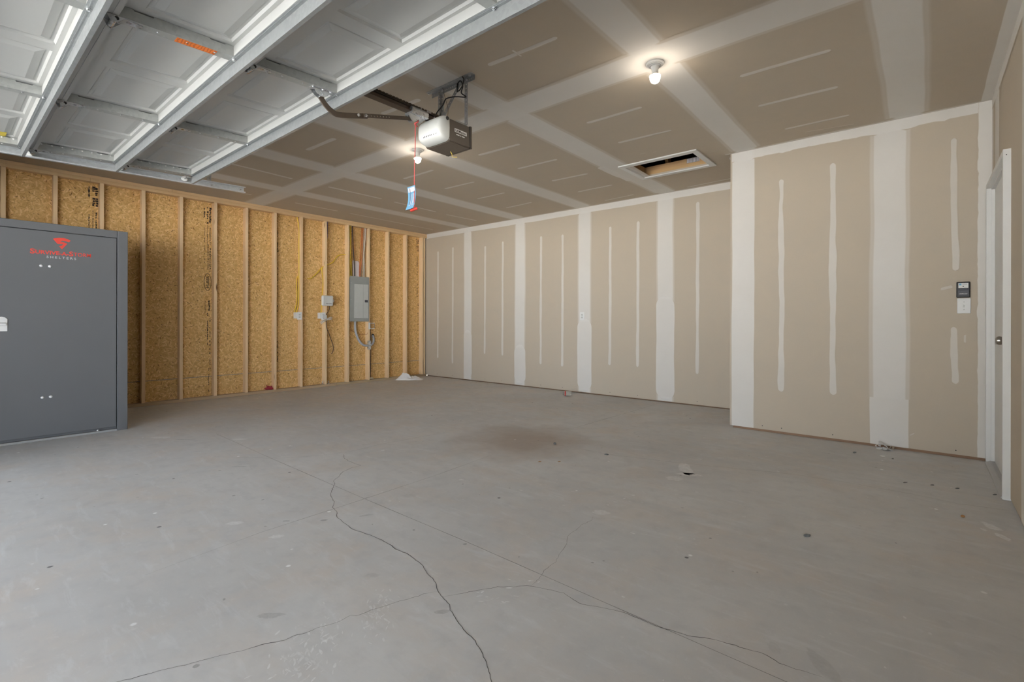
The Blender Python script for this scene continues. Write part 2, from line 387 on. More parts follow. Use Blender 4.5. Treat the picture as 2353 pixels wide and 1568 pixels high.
rf = MB().box(-0.6, W + 0.6, YF - 0.5, 0.6, H + 1.6, H + 1.75).box(-0.6, -0.45, YF - 0.5, 0.6, H, H + 1.6).box(W + 0.45, W + 0.6, YF - 0.5, 0.6, H, H + 1.6).box(-0.6, W + 0.6, 0.45, 0.6, H, H + 1.6).box(-0.6, W + 0.6, YF - 0.5, YF - 0.35, H, H + 1.6).box(-0.6, -0.15, YF - 0.5, 0.6, H, H + 0.02).box(W + 0.15, W + 0.6, YF - 0.5, 0.6, H, H + 0.02).box(-0.15, W + 0.15, YF - 0.5, YF, H, H + 0.02).box(-0.15, W + 0.15, 0.1, 0.6, H, H + 0.02)
rf.box(-2.6, W + 2.6, YF - 3.7, YF - 0.5, H - 0.25, H - 0.05)  # deep eave added out of view to shade the driveway and even the daylight
make('roof', rf, 'roof_dark', kind='structure', label='dark attic roof space above the ceiling with an added unseen eave that shades the driveway')
wall_back = make('wall_back', MB().box(-0.13, BX + 0.2, 0.0, 0.0125, 0.016, H), 'drywall', kind='structure', label='long taped drywall back wall')
make('bottom_plate', MB().box(0.0, BX + 0.2, 0.0125, 0.1, 0.0, 0.05), 'dark_wood', wall_back)
make('wall_core', MB().box(-0.13, BX + 0.2, 0.03, 0.14, 0.05, H), 'dark_wood', wall_back)
wall_jog = make('wall_jog', MB().box(BX, W, BY, BY + 0.0125, 0.023, H).box(BX, BX + 0.0125, BY + 0.0125, 0.0, 0.023, H), 'drywall', kind='structure', label='taped drywall wall that juts forward beside the house door')
make('bottom_plate', MB().box(BX + 0.014, W, BY + 0.014, BY + 0.1, 0.0, 0.05).box(BX + 0.014, BX + 0.1, BY + 0.1, -0.002, 0.0, 0.05), 'dark_wood', wall_jog)
make('wall_core', MB().box(BX + 0.02, W, BY + 0.02, -0.002, 0.05, H), 'dark_wood', wall_jog)
DY0, DY1, DZ = -2.06, -1.045, 2.09     # outside of the house door frame
rw = MB().box(W, W + 0.14, YF, DY0, 0.01, H).box(W, W + 0.14, DY0, DY1, DZ, H).box(W, W + 0.14, DY1, 0.0, 0.01, H)
wall_right = make('wall_right', rw, 'drywall', kind='structure', label='tan drywall wall that holds the white house door')
OX0, OX1, OZ = 2.36, 7.20, 2.16        # garage door opening
fw = MB().box(-0.15, OX0, YF - 0.14, YF, 0, H).box(OX1, W + 0.14, YF - 0.14, YF, 0, H).box(OX0, OX1, YF - 0.14, YF, OZ, H)
make('wall_front', fw, 'drywall', kind='structure', label='front wall with the wide garage door opening')

# stud wall: every stud, plate and sheathing board is its own piece
wall_left = thing('wall_left', (0, 0, 0), kind='structure', label='bare stud wall sheathed in OSB boards')
SX0, SX1 = -0.089, 0.0
sm = make('stud', MB().box(SX0, SX1, -0.508, -0.47, 0.038, H - 0.076), 'stud_wood', wall_left, bevel=0.0025, seg=1)
for k in range(1, 17):
    clone(sm, wall_left, WPOS[sm] + Vector((0, -0.4005 * k, 0)))
clone(sm, wall_left, WPOS[sm] + Vector((0, 0.383, 0))); clone(sm, wall_left, WPOS[sm] + Vector((-0.02, 0.446, 0)))
for i, (a, b) in enumerate(((-7.0, -5.3), (-5.3, -1.9), (-1.9, 0.0))):
    make('bottom_plate', MB().box(SX0, SX1, a + 0.0015, b - 0.0015, 0.0, 0.038), 'sill_wood', wall_left, bevel=0.002, seg=1)
for a, b, z in ((-7.0, -4.2, H - 0.038), (-4.2, 0.0, H - 0.038), (-7.0, -5.0, H - 0.076), (-5.0, -1.95, H - 0.076), (-1.95, 0.0, H - 0.076)):
    make('top_plate', MB().box(SX0, SX1, a + 0.001, b - 0.001, z + 0.0006, z + 0.0376), 'plate_wood', wall_left, bevel=0.002, seg=1)
ys = [0.0, -0.085 - 0.0, -1.287, -2.488, -3.69, -4.891, -6.093, -7.0]
SEAM = 0.30
for i in range(len(ys) - 1):
    g = 0.0012
    make('osb_board', MB().box(SX0 - 0.011, SX0, ys[i + 1] + g, ys[i] - g, SEAM + 0.004, H), 'osb', wall_left)
    make('osb_board', MB().box(SX0 - 0.011, SX0, ys[i + 1] + g, ys[i] - g, 0.0, SEAM - 0.004), 'osb', wall_left)
make('house_wrap', MB().box(SX0 - 0.03, SX0 - 0.012, YF, 0.0, 0.0, H), 'stamp_grey', wall_left)
# black grade stamps printed on the boards: unreadable rows of small marks
def stamp(yc, rows, rng):
    mb = MB()
    for dy, w, z0, z1, dens in rows:
        z = z1
        while z > z0:
            l = rng.uniform(0.008, 0.03)
            if rng.random() < dens:
                ww = w * rng.uniform(0.55, 1.0); o = rng.uniform(-0.15, 0.15) * w
                mb.box(SX0, SX0 + 0.0006, yc + dy + o - ww / 2, yc + dy + o + ww / 2, z - l, z)
            z -= l + rng.uniform(0.002, 0.009)
    return mb
rng = random.Random(3)
rows = [(-0.085, 0.018, 2.47, 2.62, 0.9), (-0.045, 0.03, 2.40, 2.63, 0.8), (-0.015, 0.028, 2.40, 2.62, 0.95),
        (-0.085, 0.012, 2.05, 2.30, 0.8), (-0.05, 0.008, 2.03, 2.35, 0.9), (-0.02, 0.014, 2.05, 2.33, 0.95),
        (-0.085, 0.008, 1.75, 1.95, 0.5), (-0.035, 0.018, 1.86, 2.00, 0.8), (-0.01, 0.02, 1.88, 2.0, 0.95)]
make('grade_stamp', stamp(-4.912, rows, rng), 'stamp_ink', wall_left, kind='stuff')
rows = [(-0.09, 0.018, 2.45, 2.58, 0.9), (-0.05, 0.024, 2.38, 2.60, 0.8), (-0.02, 0.028, 2.40, 2.60, 0.9),
        (-0.085, 0.008, 2.13, 2.32, 0.8), (-0.055, 0.006, 2.10, 2.36, 0.9), (-0.02, 0.012, 2.12, 2.33, 0.95),
        (-0.085, 0.006, 1.85, 2.08, 0.5), (-0.045, 0.012, 1.76, 2.10, 0.9), (-0.02, 0.014, 1.72, 2.10, 0.95),
        (-0.03, 0.022, 1.22, 1.36, 0.95), (-0.08, 0.006, 1.18, 1.36, 0.7), (-0.05, 0.012, 0.75, 1.16, 0.75), (-0.02, 0.012, 0.40, 1.1, 0.7), (-0.035, 0.01, 0.06, 0.45, 0.6)]
st = stamp(-3.712, rows, rng)
for i in range(36):     # oval ring of the maker's mark
    t0, t1 = 2 * math.pi * i / 36, 2 * math.pi * (i + 1) / 36
    a = Vector((SX0 + 0.0004, -3.762 + 0.042 * math.cos(t0), 1.585 + 0.115 * math.sin(t0))); b = Vector((SX0 + 0.0004, -3.762 + 0.042 * math.cos(t1), 1.585 + 0.115 * math.sin(t1)))
    st.obox((a + b) / 2, (b - a) * 0.55, Vector((0.0004, 0, 0)), (b - a).cross(Vector((1, 0, 0))).normalized() * 0.003)
text_fit(st, 'HUBER', (SX0 + 0.0006, -3.742, 1.505), (0, 0, 1), (0, -1, 0), 0.16, 0.036, 0.02)
make('grade_stamp', st, 'stamp_ink', wall_left, kind='stuff')
make('grade_stamp', stamp(-2.80, [(-0.02, 0.012, 2.32, 2.42, 0.8), (-0.02, 0.016, 2.1, 2.24, 0.9), (-0.02, 0.01, 1.2, 1.9, 0.35), (-0.02, 0.014, 0.45, 0.75, 0.6)], rng), 'stamp_ink', wall_left, kind='stuff')
make('grade_stamp', stamp(-1.66, [(0.03, 0.016, 0.65, 0.95, 0.7), (0.03, 0.014, 0.32, 0.5, 0.8)], rng), 'stamp_ink', wall_left, kind='stuff')
make('grade_stamp', stamp(-0.135, [(-0.04, 0.02, 2.4, 2.64, 0.9), (-0.012, 0.02, 2.4, 2.64, 0.9), (-0.03, 0.016, 1.5, 2.3, 0.55), (-0.012, 0.014, 0.5, 1.4, 0.55)], rng), 'stamp_ink', wall_left, kind='stuff')

# ------------------------------------------------------------------ joint compound on the drywall
PL = {'ceil': lambda u, v, d: (u, v, H - d), 'back': lambda u, v, d: (u, -d, v), 'jog': lambda u, v, d: (u, BY - d, v),
      'right': lambda u, v, d: (W - d, u, v), 'floor': lambda u, v, d: (u, v, d)}
_seed = [0.0]
COVER = {k: [] for k in PL}
def strip(plane, a, b, hw, feather=0.02, amp=0.012, freq=1.6, alpha=1.0, skirt=0.0, ends=True, step=0.03, layer=0.0, rag=0.0):
    """band of compound from a to b on a wall plane, with uneven feathered edges, a faint wider coat (skirt) and rounded ends"""
    _seed[0] += 7.31; sd = _seed[0]; fn = PL[plane]; a = Vector((a[0], a[1])); b = Vector((b[0], b[1])); L = (b - a).length
    d = (b - a) / L; p = Vector((-d.y, d.x)); mb = MB(); vs = []; at = []; fs = []
    n0 = max(4, int(L / step)); ts = [L * i / n0 for i in range(n0 + 1)]
    if ends: ts = sorted(set(ts + [hw * k for k in (0.06, 0.2, 0.4, 0.65, 0.95)] + [L - hw * k for k in (0.06, 0.2, 0.4, 0.65, 0.95)]))
    n = len(ts) - 1; others = list(COVER[plane])
    if hw > 0.05: COVER[plane].append((a, d, p, L, hw - 0.008))
    for t in ts:
        e = 1.0
        if ends:
            q = min(1.0, min(t, L - t) / max(hw * 1.1, 1e-3)); e = math.sqrt(max(0.003, 1 - (1 - q) ** 2))
        w = []
        for sg in (-1, 1):
            x = hw * (1 + 0.0) * e + amp * (nz(t * freq + sd, sg * 3.7) + 0.5 * nz(t * freq * 3.1 + sd, sg * 9.1)) * (0.3 + 0.7 * e)
            if rag: x += rag * max(0, nz(t * 9 + sd, sg * 5.0)) + rag * 0.5 * nz(t * 23 + sd, sg * 2.0)
            w.append(max(0.004, x))
        c = a + d * t + p * (0.15 * amp * nz(t * 0.8 + sd, 20))
        al = alpha * (0.93 + 0.07 * nz(t * 2 + sd, 31))
        row = [(-w[0] - skirt - feather, 0, 0.0), (-w[0] - skirt, 0.0006 if skirt else 0.0003, 0.45 * al if skirt else 0.0)]
        if skirt: row += [(-w[0] - 0.006, 0.0007, 0.42 * al)]
        row += [(-w[0] + (0 if skirt else 0.0) + 0.004, 0.0011, al), (w[1] - 0.004, 0.0011, al)]
        if skirt: row += [(w[1] + 0.006, 0.0007, 0.42 * al)]
        row += [(w[1] + skirt, 0.0006 if skirt else 0.0003, 0.45 * al if skirt else 0.0), (w[1] + skirt + feather, 0, 0.0)]
        for off, h, m in row:
            q = c + p * off
            for oa, od, opp, oL, oh in others:
                r_ = q - oa; u_ = r_.dot(od)
                if -0.01 <= u_ <= oL + 0.01 and abs(r_.dot(opp)) < oh: m = max(m, 1.0)
            vs.append(fn(q.x, q.y, 0.0004 + h + layer)); at.append(m)
    k = len(row)
    for i in range(n):
        for j in range(k - 1): fs.append((i * k + j, i * k + j + 1, (i + 1) * k + j + 1, (i + 1) * k + j))
    return mb.add(vs, fs, at)
def mud(parent, *args, name='joint_compound', **kw):
    return make(name, strip(*args, **kw), 'drywall', parent, attr='mud', smooth=60)
# ceiling seams
for x, hw in ((7.25, 0.105), (6.03, 0.10), (4.795, 0.115), (3.54, 0.125), (2.30, 0.13), (1.08, 0.11)):
    mud(ceiling, 'ceil', (x, YF), (x, 0.0), hw, feather=0.018, skirt=0.022, ends=False, amp=0.018, freq=0.7)
mud(ceiling, 'ceil', (0.0, -3.205), (W, -3.205), 0.125, feather=0.016, skirt=0.02, ends=False, amp=0.016, freq=0.6, layer=0.0006)
mud(ceiling, 'ceil', (4.70, -0.80), (4.66, -1.5), 0.045, feather=0.03, amp=0.04, layer=0.0004)
# inside corners
mud(ceiling, 'ceil', (0.0, -0.02), (BX, -0.02), 0.02, feather=0.03, ends=False, alpha=0.75, layer=0.0012)
mud(ceiling, 'ceil', (BX - 0.06, BY - 0.015), (W, BY - 0.015), 0.018, feather=0.03, ends=False, alpha=0.75, layer=0.0012)
mud(ceiling, 'ceil', (W - 0.03, YF), (W - 0.03, BY), 0.035, feather=0.012, ends=False, alpha=0.95, layer=0.0018, amp=0.006)
mud(ceiling, 'ceil', (5.855, -0.93), (5.855, -0.70), 0.035, feather=0.008, layer=0.0014, rag=0.03)
# screw rows on the ceiling
CEIL = [(5.165, -3.823, 5.694, -3.796, 0.020), (3.988, -3.825, 4.434, -3.795, 0.024), (2.712, -3.801, 3.21, -3.787, 0.025), (6.389, -2.609, 6.916, -2.6, 0.020), (6.366, -2.028, 6.886, -2.007, 0.022), (6.427, -1.384, 6.894, -1.38, 0.020), (5.169, -2.603, 5.665, -2.594, 0.021), (5.157, -2.024, 5.662, -1.997, 0.021), (3.907, -2.61, 4.428, -2.586, 0.023), (3.935, -2.019, 4.449, -2.005, 0.023), (3.952, -1.399, 4.438, -1.376, 0.024), (3.928, -0.782, 4.427, -0.787, 0.022), (2.66, -2.588, 3.184, -2.584, 0.022), (2.706, -1.985, 3.213, -1.966, 0.022), (2.673, -1.356, 3.17, -1.355, 0.022), (2.624, -0.696, 3.128, -0.725, 0.022), (5.093, -0.10, 5.75, -0.15, 0.016), (3.97, -0.156, 4.424, -0.202, 0.014), (1.687, -4.12, 1.645, -3.431, 0.022), (1.657, -2.985, 1.659, -2.196, 0.024), (1.646, -1.985, 1.625, -1.187, 0.022), (0.516, -2.856, 0.511, -2.186, 0.022), (0.515, -1.988, 0.468, -0.252, 0.018), (1.607, -0.965, 1.653, -0.326, 0.02), (0.529, -4.1, 0.496, -3.43, 0.024)]
for x0, y0, x1, y1, hw in CEIL:
    mud(ceiling, 'ceil', (x0, y0), (x1, y1), hw, feather=0.007, amp=0.006, freq=3, alpha=0.85, name='screw_compound')
mud(ceiling, 'ceil', (5.40, -3.86), (5.40, -3.77), 0.008, feather=0.004, alpha=0.8, name='screw_compound', layer=0.0008)
for q in ((5.18, -1.60, 5.24, -1.60), (5.30, -1.565, 5.34, -1.565), (5.62, -1.52, 5.66, -1.52), (5.75, -1.22, 5.79, -1.2), (6.55, -1.19, 6.9, -1.13)):
    mud(ceiling, 'ceil', q[:2], q[2:], 0.006, feather=0.006, alpha=0.35, name='screw_compound')
# back wall
for x, hw in ((1.12, 0.085), (2.325, 0.095), (3.55, 0.095), (4.775, 0.10)):
    mud(wall_back, 'back', (x, 0.02), (x, H - 0.06), hw, feather=0.012, skirt=0.014, ends=False, amp=0.012, freq=0.7, layer=0.0004)
for x, z, hw in ((2.325, 0.68, 0.118), (3.55, 1.10, 0.122), (4.775, 1.40, 0.125), (1.12, 0.9, 0.10)):
    mud(wall_back, 'back', (x, 0.03), (x, z), hw, feather=0.006, ends=True, amp=0.01, freq=1.2, alpha=0.98, layer=0.0009)
mud(wall_back, 'back', (0.0, H - 0.045), (BX, H - 0.045), 0.045, feather=0.012, ends=False, amp=0.008, layer=0.0012)
for x, z0, z1 in ((0.317, 0.36, 2.38), (0.725, 0.28, 2.42), (1.54, 0.49, 2.36), (1.945, 0.48, 2.40), (2.745, 0.38, 2.40), (3.155, 0.37, 2.38), (3.965, 0.44, 2.40), (4.385, 0.44, 2.42), (5.19, 0.40, 2.56)):
    mud(wall_back, 'back', (x, z0), (x + 0.006, z1), 0.022, feather=0.006, amp=0.007, freq=3, alpha=0.8, name='screw_compound')
# jog wall
mud(wall_jog, 'jog', (BX + 0.105, 0.023), (BX + 0.105, H), 0.105, feather=0.015, ends=False, amp=0.008, freq=1.0)
mud(wall_jog, 'jog', (7.135, 0.023), (7.135, H), 0.105, feather=0.012, skirt=0.022, ends=False, amp=0.014, freq=0.7)
mud(wall_jog, 'jog', (7.135, 0.023), (7.135, 0.42), 0.13, feather=0.005, amp=0.006, alpha=0.97, layer=0.0008, ends=False)
mud(wall_jog, 'jog', (BX, H - 0.04), (W, H - 0.04), 0.045, feather=0.006, ends=False, amp=0.006, layer=0.0012, rag=0.018)
mud(wall_jog, 'jog', (W - 0.035, 0.023), (W - 0.035, H), 0.043, feather=0.005, ends=False, amp=0.004, layer=0.0019, rag=0.01)
mud(wall_jog, 'jog', (6.335, 0.40), (6.325, 2.40), 0.023, feather=0.006, amp=0.018, freq=2.2, alpha=0.8, name='screw_compound')
mud(wall_jog, 'jog', (6.742, 0.41), (6.738, 2.47), 0.025, feather=0.006, amp=0.014, freq=2.2, alpha=0.8, name='screw_compound')
mud(wall_jog, 'jog', (7.545, 1.46), (7.535, 2.50), 0.021, feather=0.005, amp=0.009, freq=2.5, alpha=0.7, name='screw_compound')
mud(wall_jog, 'jog', (7.55, 0.575), (7.535, 1.02), 0.023, feather=0.005, amp=0.012, freq=4, alpha=0.75, name='screw_compound')
mud(wall_jog, 'jog', (7.605, 0.90), (7.605, 0.96), 0.008, feather=0.004, alpha=0.6, name='screw_compound')
mud(wall_jog, 'jog', (7.46, 1.315), (7.53, 1.335), 0.008, feather=0.004, alpha=0.6, name='screw_compound')
mud(wall_jog, 'jog', (7.27, 0.13), (7.30, 0.15), 0.004, feather=0.003, alpha=0.7, name='screw_compound')
# right wall
mud(wall_right, 'right', (-1.075, 2.12), (-1.075, H), 0.04, feather=0.01, ends=False, amp=0.004)
mud(wall_right, 'right', (-1.36, 2.12), (-1.36, H), 0.12, feather=0.03, ends=False, amp=0.006, alpha=0.8, layer=0.0003)
mud(wall_right, 'right', (-2.68, 0.01), (-2.68, H), 0.20, feather=0.03, ends=False, amp=0.01)
mud(wall_right, 'right', (YF, H - 0.04), (-1.06, H - 0.04), 0.04, feather=0.012, ends=False, amp=0.006, layer=0.0016)
# screw heads along the foot of the drywall
for par, fn, xs_ in ((wall_back, 'back', (0.3, 0.72, 1.12, 1.55, 1.94, 2.75, 3.16, 3.97, 4.39, 5.19)), (wall_jog, 'jog', (6.17, 6.335, 6.74, 7.55, 7.72))):
    mb = MB()
    for x in xs_:
        q = Vector(PL[fn](x, 0.055, 0.0)); mb.lathe([(0.0045, 0), (0.0045, 0.0016)], q + Vector((0, -0.0016, 0)), (0, 1, 0), 8)
    make('screw_heads', mb, 'screw_dark', par, kind='stuff')

# ------------------------------------------------------------------ floor cracks, saw cuts and splashes
def ribbon(pts, w, z=0.0007, jit=0.004, step=0.012, taper=True):
    sd = random.random() * 99; P = [Vector((a, b, 0)) for a, b in pts]; out = []
    for i in range(len(P) - 1):
        n = max(1, int((P[i + 1] - P[i]).length / step))
        for k in range(n): out.append(P[i].lerp(P[i + 1], k / n))
    out.append(P[-1]); n = len(out); vs = []; fs = []; s = 0.0
    for i, q in enumerate(out):
        d = (out[min(i + 1, n - 1)] - out[max(i - 1, 0)]).normalized(); p = Vector((-d.y, d.x, 0))
        if i: s += (q - out[i - 1]).length
        q = q + p * jit * (1.5 * nz(s * 14 + sd) + 1.2 * nz(s * 45 + sd, 5))
        ww = w * (0.55 + 1.0 * abs(nz(s * 9 + sd, 8))) * (min(1, i / 6 + 0.2, (n - 1 - i) / 6 + 0.2) if taper else 1)
        vs += [(q.x - p.x * ww, q.y - p.y * ww, z), (q.x + p.x * ww, q.y + p.y * ww, z)]
        if i: fs.append((2 * i - 2, 2 * i - 1, 2 * i + 1, 2 * i))
    return MB().add(vs, fs)
CR = {
 'A': ([(3.832, -4.067), (3.944, -4.127), (4.024, -4.147), (4.212, -4.154), (4.202, -4.216), (4.243, -4.319), (4.315, -4.393), (4.378, -4.466), (4.434, -4.492), (4.596, -4.613), (4.728, -4.662), (4.796, -4.711), (4.875, -4.732), (4.952, -4.771), (5.079, -4.789), (5.153, -4.797), (5.266, -4.78), (5.335, -4.774), (5.426, -4.778), (5.497, -4.788), (5.562, -4.781), (5.613, -4.789), (5.692, -4.804), (5.759, -4.835), (5.808, -4.849), (5.865, -4.872), (5.9, -4.897), (5.945, -4.915), (5.973, -4.922), (6.003, -4.928), (6.03, -4.953), (6.076, -4.967), (6.122, -4.99), (6.158, -5.001), (6.22, -5.017), (6.253, -5.031), (6.283, -5.047), (6.305, -5.059), (6.331, -5.075), (6.361, -5.096), (6.383, -5.117), (6.47, -5.20)], 0.0017),
 'B': ([(5.9, -4.897), (5.876, -4.945), (5.857, -4.994), (5.841, -5.037), (5.825, -5.092), (5.812, -5.14), (5.799, -5.191), (5.781, -5.203), (5.781, -5.248), (5.774, -5.282), (5.753, -5.32), (5.749, -5.365), (5.736, -5.399), (5.736, -5.421), (5.703, -5.481), (5.664, -5.571), (5.625, -5.656), (5.588, -5.736), (5.552, -5.817), (5.50, -5.95), (5.42, -6.1)], 0.0011),
 'C': ([(5.945, -4.915), (5.977, -4.855), (6.011, -4.799), (6.05, -4.734), (6.119, -4.662), (6.154, -4.632), (6.221, -4.61), (6.281, -4.59), (6.349, -4.606), (6.378, -4.606), (6.443, -4.583), (6.48, -4.563), (6.528, -4.553), (6.631, -4.553), (6.669, -4.549), (6.718, -4.538), (6.746, -4.535), (6.819, -4.497), (6.897, -4.482), (6.952, -4.468), (7.011, -4.483), (7.069, -4.477), (7.126, -4.461)], 0.0012),
 'D': ([(6.154, -4.632), (6.15, -4.582), (6.139, -4.539), (6.123, -4.5), (6.118, -4.42), (6.088, -4.324), (6.057, -4.231), (6.016, -4.16), (6.008, -4.105), (5.998, -3.995), (6.005, -3.906), (5.982, -3.867)], 0.0007),
 'E': ([(3.806, -4.044), (3.804, -3.892), (3.793, -3.723), (3.818, -3.535), (3.847, -3.298), (3.873, -3.15)], 0.0013),
 'F': ([(3.131, -4.764), (3.336, -4.621), (3.564, -4.457), (3.67, -4.304), (3.752, -4.169), (3.786, -4.056)], 0.0009),
 'G': ([(4.939, -2.726), (5.204, -2.706), (5.446, -2.707), (5.926, -2.581), (6.238, -2.473), (6.658, -2.327), (6.98, -2.293), (7.311, -2.297), (7.507, -2.327), (7.74, -2.274)], 0.0010)}
for k, (pts, w) in CR.items():
    make('crack', ribbon(pts, w), 'crack_grey', floor)
make('control_joint', ribbon([(2.3, -4.46), (3.383, -4.49), (4.814, -4.516), (5.641, -4.522), (6.629, -4.548), (7.72, -4.57)], 0.0018, jit=0.0006, step=0.1, z=0.0005, taper=False), 'joint_grey', floor)
make('control_joint', ribbon([(4.88, -5.6), (4.822, -5.113), (4.814, -4.516), (4.795, -3.935), (4.745, -3.3)], 0.0016, jit=0.0006, step=0.1, z=0.0005), 'joint_grey', floor)
make('control_joint', ribbon([(4.71, -2.23), (4.715, -1.6), (4.735, -0.9), (4.745, -0.06)], 0.0018, jit=0.0006, step=0.1, z=0.0005), 'crack_grey', floor)
def blob(mb, cx, cy, rx, ry, rot, amp, sd, z=0.0004, n=22):
    vs = [(cx, cy, z)]; at = [amp]; fs = []
    for j, (f, a) in enumerate(((0.55, amp), (0.86, amp * 0.85), (1.0, 0.0))):
        for i in range(n):
            t = 2 * math.pi * i / n; r = f * (1 + 0.30 * nz(math.cos(t) * 1.4 + sd, math.sin(t) * 1.4) + 0.22 * nz(math.cos(t) * 4 + sd, math.sin(t) * 4, 3))
            x, y = r * rx * math.cos(t), r * ry * math.sin(t)
            vs.append((cx + x * math.cos(rot) - y * math.sin(rot), cy + x * math.sin(rot) + y * math.cos(rot), z)); at.append(a)
    for i in range(n):
        k = (i + 1) % n; fs.append((0, 1 + i, 1 + k))
        for j in range(2): fs.append((1 + j * n + i, 1 + (j + 1) * n + i, 1 + (j + 1) * n + k, 1 + j * n + k))
    mb.add(vs, fs, at)
sp = MB(); R = random.Random(11)
for x, y, rx, ry, rot, a in ((2.085, -4.836, 0.09, 0.04, 0.7, 0.8), (2.688, -4.407, 0.07, 0.03, 0.7, 0.7), (4.604, -5.153, 0.045, 0.025, 0.9, 0.75), (4.928, -5.081, 0.035, 0.022, 0.9, 0.7), (6.049, -2.689, 0.05, 0.16, 0.5, 0.8), (6.12, -2.80, 0.09, 0.035, 0.4, 0.85), (6.072, -2.949, 0.06, 0.05, 0.3, 0.6), (7.626, -2.651, 0.03, 0.05, 0.5, 0.8), (7.654, -2.78, 0.02, 0.05, 0.4, 0.85), (7.60, -2.60, 0.014, 0.02, 0.5, 0.8), (7.59, -2.72, 0.012, 0.02, 0.5, 0.8), (5.987, -3.788, 0.05, 0.035, 0.6, 0.6), (5.0, -3.9, 0.02, 0.012, 0.6, 0.8),
                             (5.559, -5.391, 0.05, 0.018, 0.8, -0.5), (6.014, -4.978, 0.03, 0.014, 0.8, -0.55), (5.601, -4.994, 0.03, 0.02, 0.7, -0.28), (5.034, -4.654, 0.04, 0.014, 1.1, -0.45), (4.974, -4.313, 0.05, 0.03, 0.7, -0.22), (7.116, -4.407, 0.08, 0.03, 2.3, -0.30), (6.984, -4.414, 0.03, 0.02, 2.0, -0.2), (3.564, -4.738, 0.06, 0.008, 0.75, -0.75), (4.779, -4.968, 0.02, 0.01, 0.7, -0.85), (4.922, -4.832, 0.02, 0.01, 0.9, -0.85), (2.32, -4.73, 0.09, 0.009, 0.75, -0.6)):
    blob(sp, x, y, rx, ry, rot, a * (0.75 if a > 0 else 0.55), R.uniform(0, 99), n=34)
for cx, cy, n, sx, sy, rot in ((5.88, -5.42, 150, 0.12, 0.05, 2.4), (5.835, -5.12, 80, 0.08, 0.025, 2.45), (6.08, -3.45, 14, 0.15, 0.08, 0.6), (6.09, -4.79, 14, 0.06, 0.03, 0.8), (6.11, -4.62, 10, 0.05, 0.03, 0.7), (6.45, -3.78, 12, 0.18, 0.1, 0.9), (5.9, -3.3, 16, 0.35, 0.2, 0.5), (7.3, -2.2, 14, 0.22, 0.3, 0.6)):
    for i in range(n):
        a, b = R.gauss(0, sx), R.gauss(0, sy); l = R.uniform(0.004, 0.016)
        blob(sp, cx + a * math.cos(rot) - b * math.sin(rot), cy + a * math.sin(rot) + b * math.cos(rot), l, l * R.uniform(0.15, 0.4), rot + R.uniform(-0.9, 0.9), R.uniform(0.3, 0.75), R.uniform(0, 99), z=0.00035 + i * 1e-6, n=10)
for i in range(170):
    x, y = R.uniform(1.2, 7.6), R.uniform(-5.8, -0.5)
    if y > BY - 0.1 and x > BX: continue
    l = R.uniform(0.004, 0.012); blob(sp, x, y, l, l * R.uniform(0.5, 1), R.uniform(0, 6), R.choice((0.6, 0.5, -0.6, -0.5)), R.uniform(0, 99), z=0.0003 + i * 1e-6, n=8)
make('floor_splashes', sp, 'concrete', floor, kind='stuff', attr='stain')

# ------------------------------------------------------------------ storm shelter
sx, sy0, sy1, sz = 1.42, -6.35, -4.948, 1.92
sh = thing('storm_shelter', (0.8, -5.65, 0), 'dark grey steel storm shelter cabinet with red emblem on its door', 'shelter')
make('body', MB().box(0.10, sx - 0.03, sy0, sy1, 0.0, sz - 0.005), 'shelter_grey', sh, bevel=0.006)
make('frame_post', MB().box(sx - 0.03, sx + 0.008, sy1 - 0.078, sy1 + 0.002, 0.0, sz), 'shelter_grey', sh, bevel=0.004)
make('frame_post', MB().box(sx - 0.03, sx + 0.008, sy0, sy0 + 0.08, 0.0, sz), 'shelter_grey', sh, bevel=0.004)
make('frame_header', MB().box(sx - 0.03, sx + 0.006, sy0 + 0.082, sy1 - 0.080, sz - 0.068, sz), 'shelter_grey', sh, bevel=0.004)
make('sill', MB().box(sx - 0.03, sx + 0.012, sy0 + 0.082, sy1 - 0.080, 0.0, 0.018), 'stamp_grey', sh, bevel=0.002)
sd_ = make('door', MB().box(sx - 0.03, sx, sy0 + 0.086, sy1 - 0.083, 0.04, sz - 0.073), 'shelter_grey', sh, bevel=0.003)
TX = sx + 0.0008; yv, zv = (0, 1, 0), (0, 0, 1)
lm = MB()
text_fit(lm, 'S', (TX, -5.627, 1.640), yv, zv, 0.031, 0.046, 0.03); text_fit(lm, 'URVIVE-A-', (TX, -5.594, 1.643), yv, zv, 0.219, 0.034, 0.03)
text_fit(lm, 'S', (TX, -5.373, 1.643), yv, zv, 0.029, 0.042, 0.012); text_fit(lm, 'TORM', (TX, -5.341, 1.645), yv, zv, 0.120, 0.033, 0.012)
make('lettering', lm, 'red_print', sd_)
make('lettering', text_fit(MB(), 'SHELTERS', (TX, -5.522, 1.611), yv, zv, 0.197, 0.021, 0.012, 1.5), 'pale_print', sd_)
EMB = [(-5.48, 1.786), (-5.469, 1.792), (-5.441, 1.799), (-5.408, 1.801), (-5.382, 1.795), (-5.363, 1.783), (-5.373, 1.768), (-5.394, 1.774), (-5.42, 1.777), (-5.432, 1.765), (-5.408, 1.763), (-5.385, 1.753), (-5.421, 1.698), (-5.441, 1.726), (-5.425, 1.728), (-5.411, 1.747), (-5.45, 1.743)]
make('emblem', MB().prism([(sx + 0.0002, a, b) for a, b in EMB], (0.0008, 0, 0)), 'red_print', sd_)
for y, z in ((-5.557, 1.539), (-5.501, 1.539), (-5.547, 0.378), (-5.493, 0.380)):
    make('bolt_head', MB().lathe([(0.0125, 0), (0.0125, 0.002), (0.010, 0.006), (0.005, 0.008), (0, 0.0085)], (sx, y, z), (1, 0, 0), 20), 'nickel_bright', sd_, smooth=40)
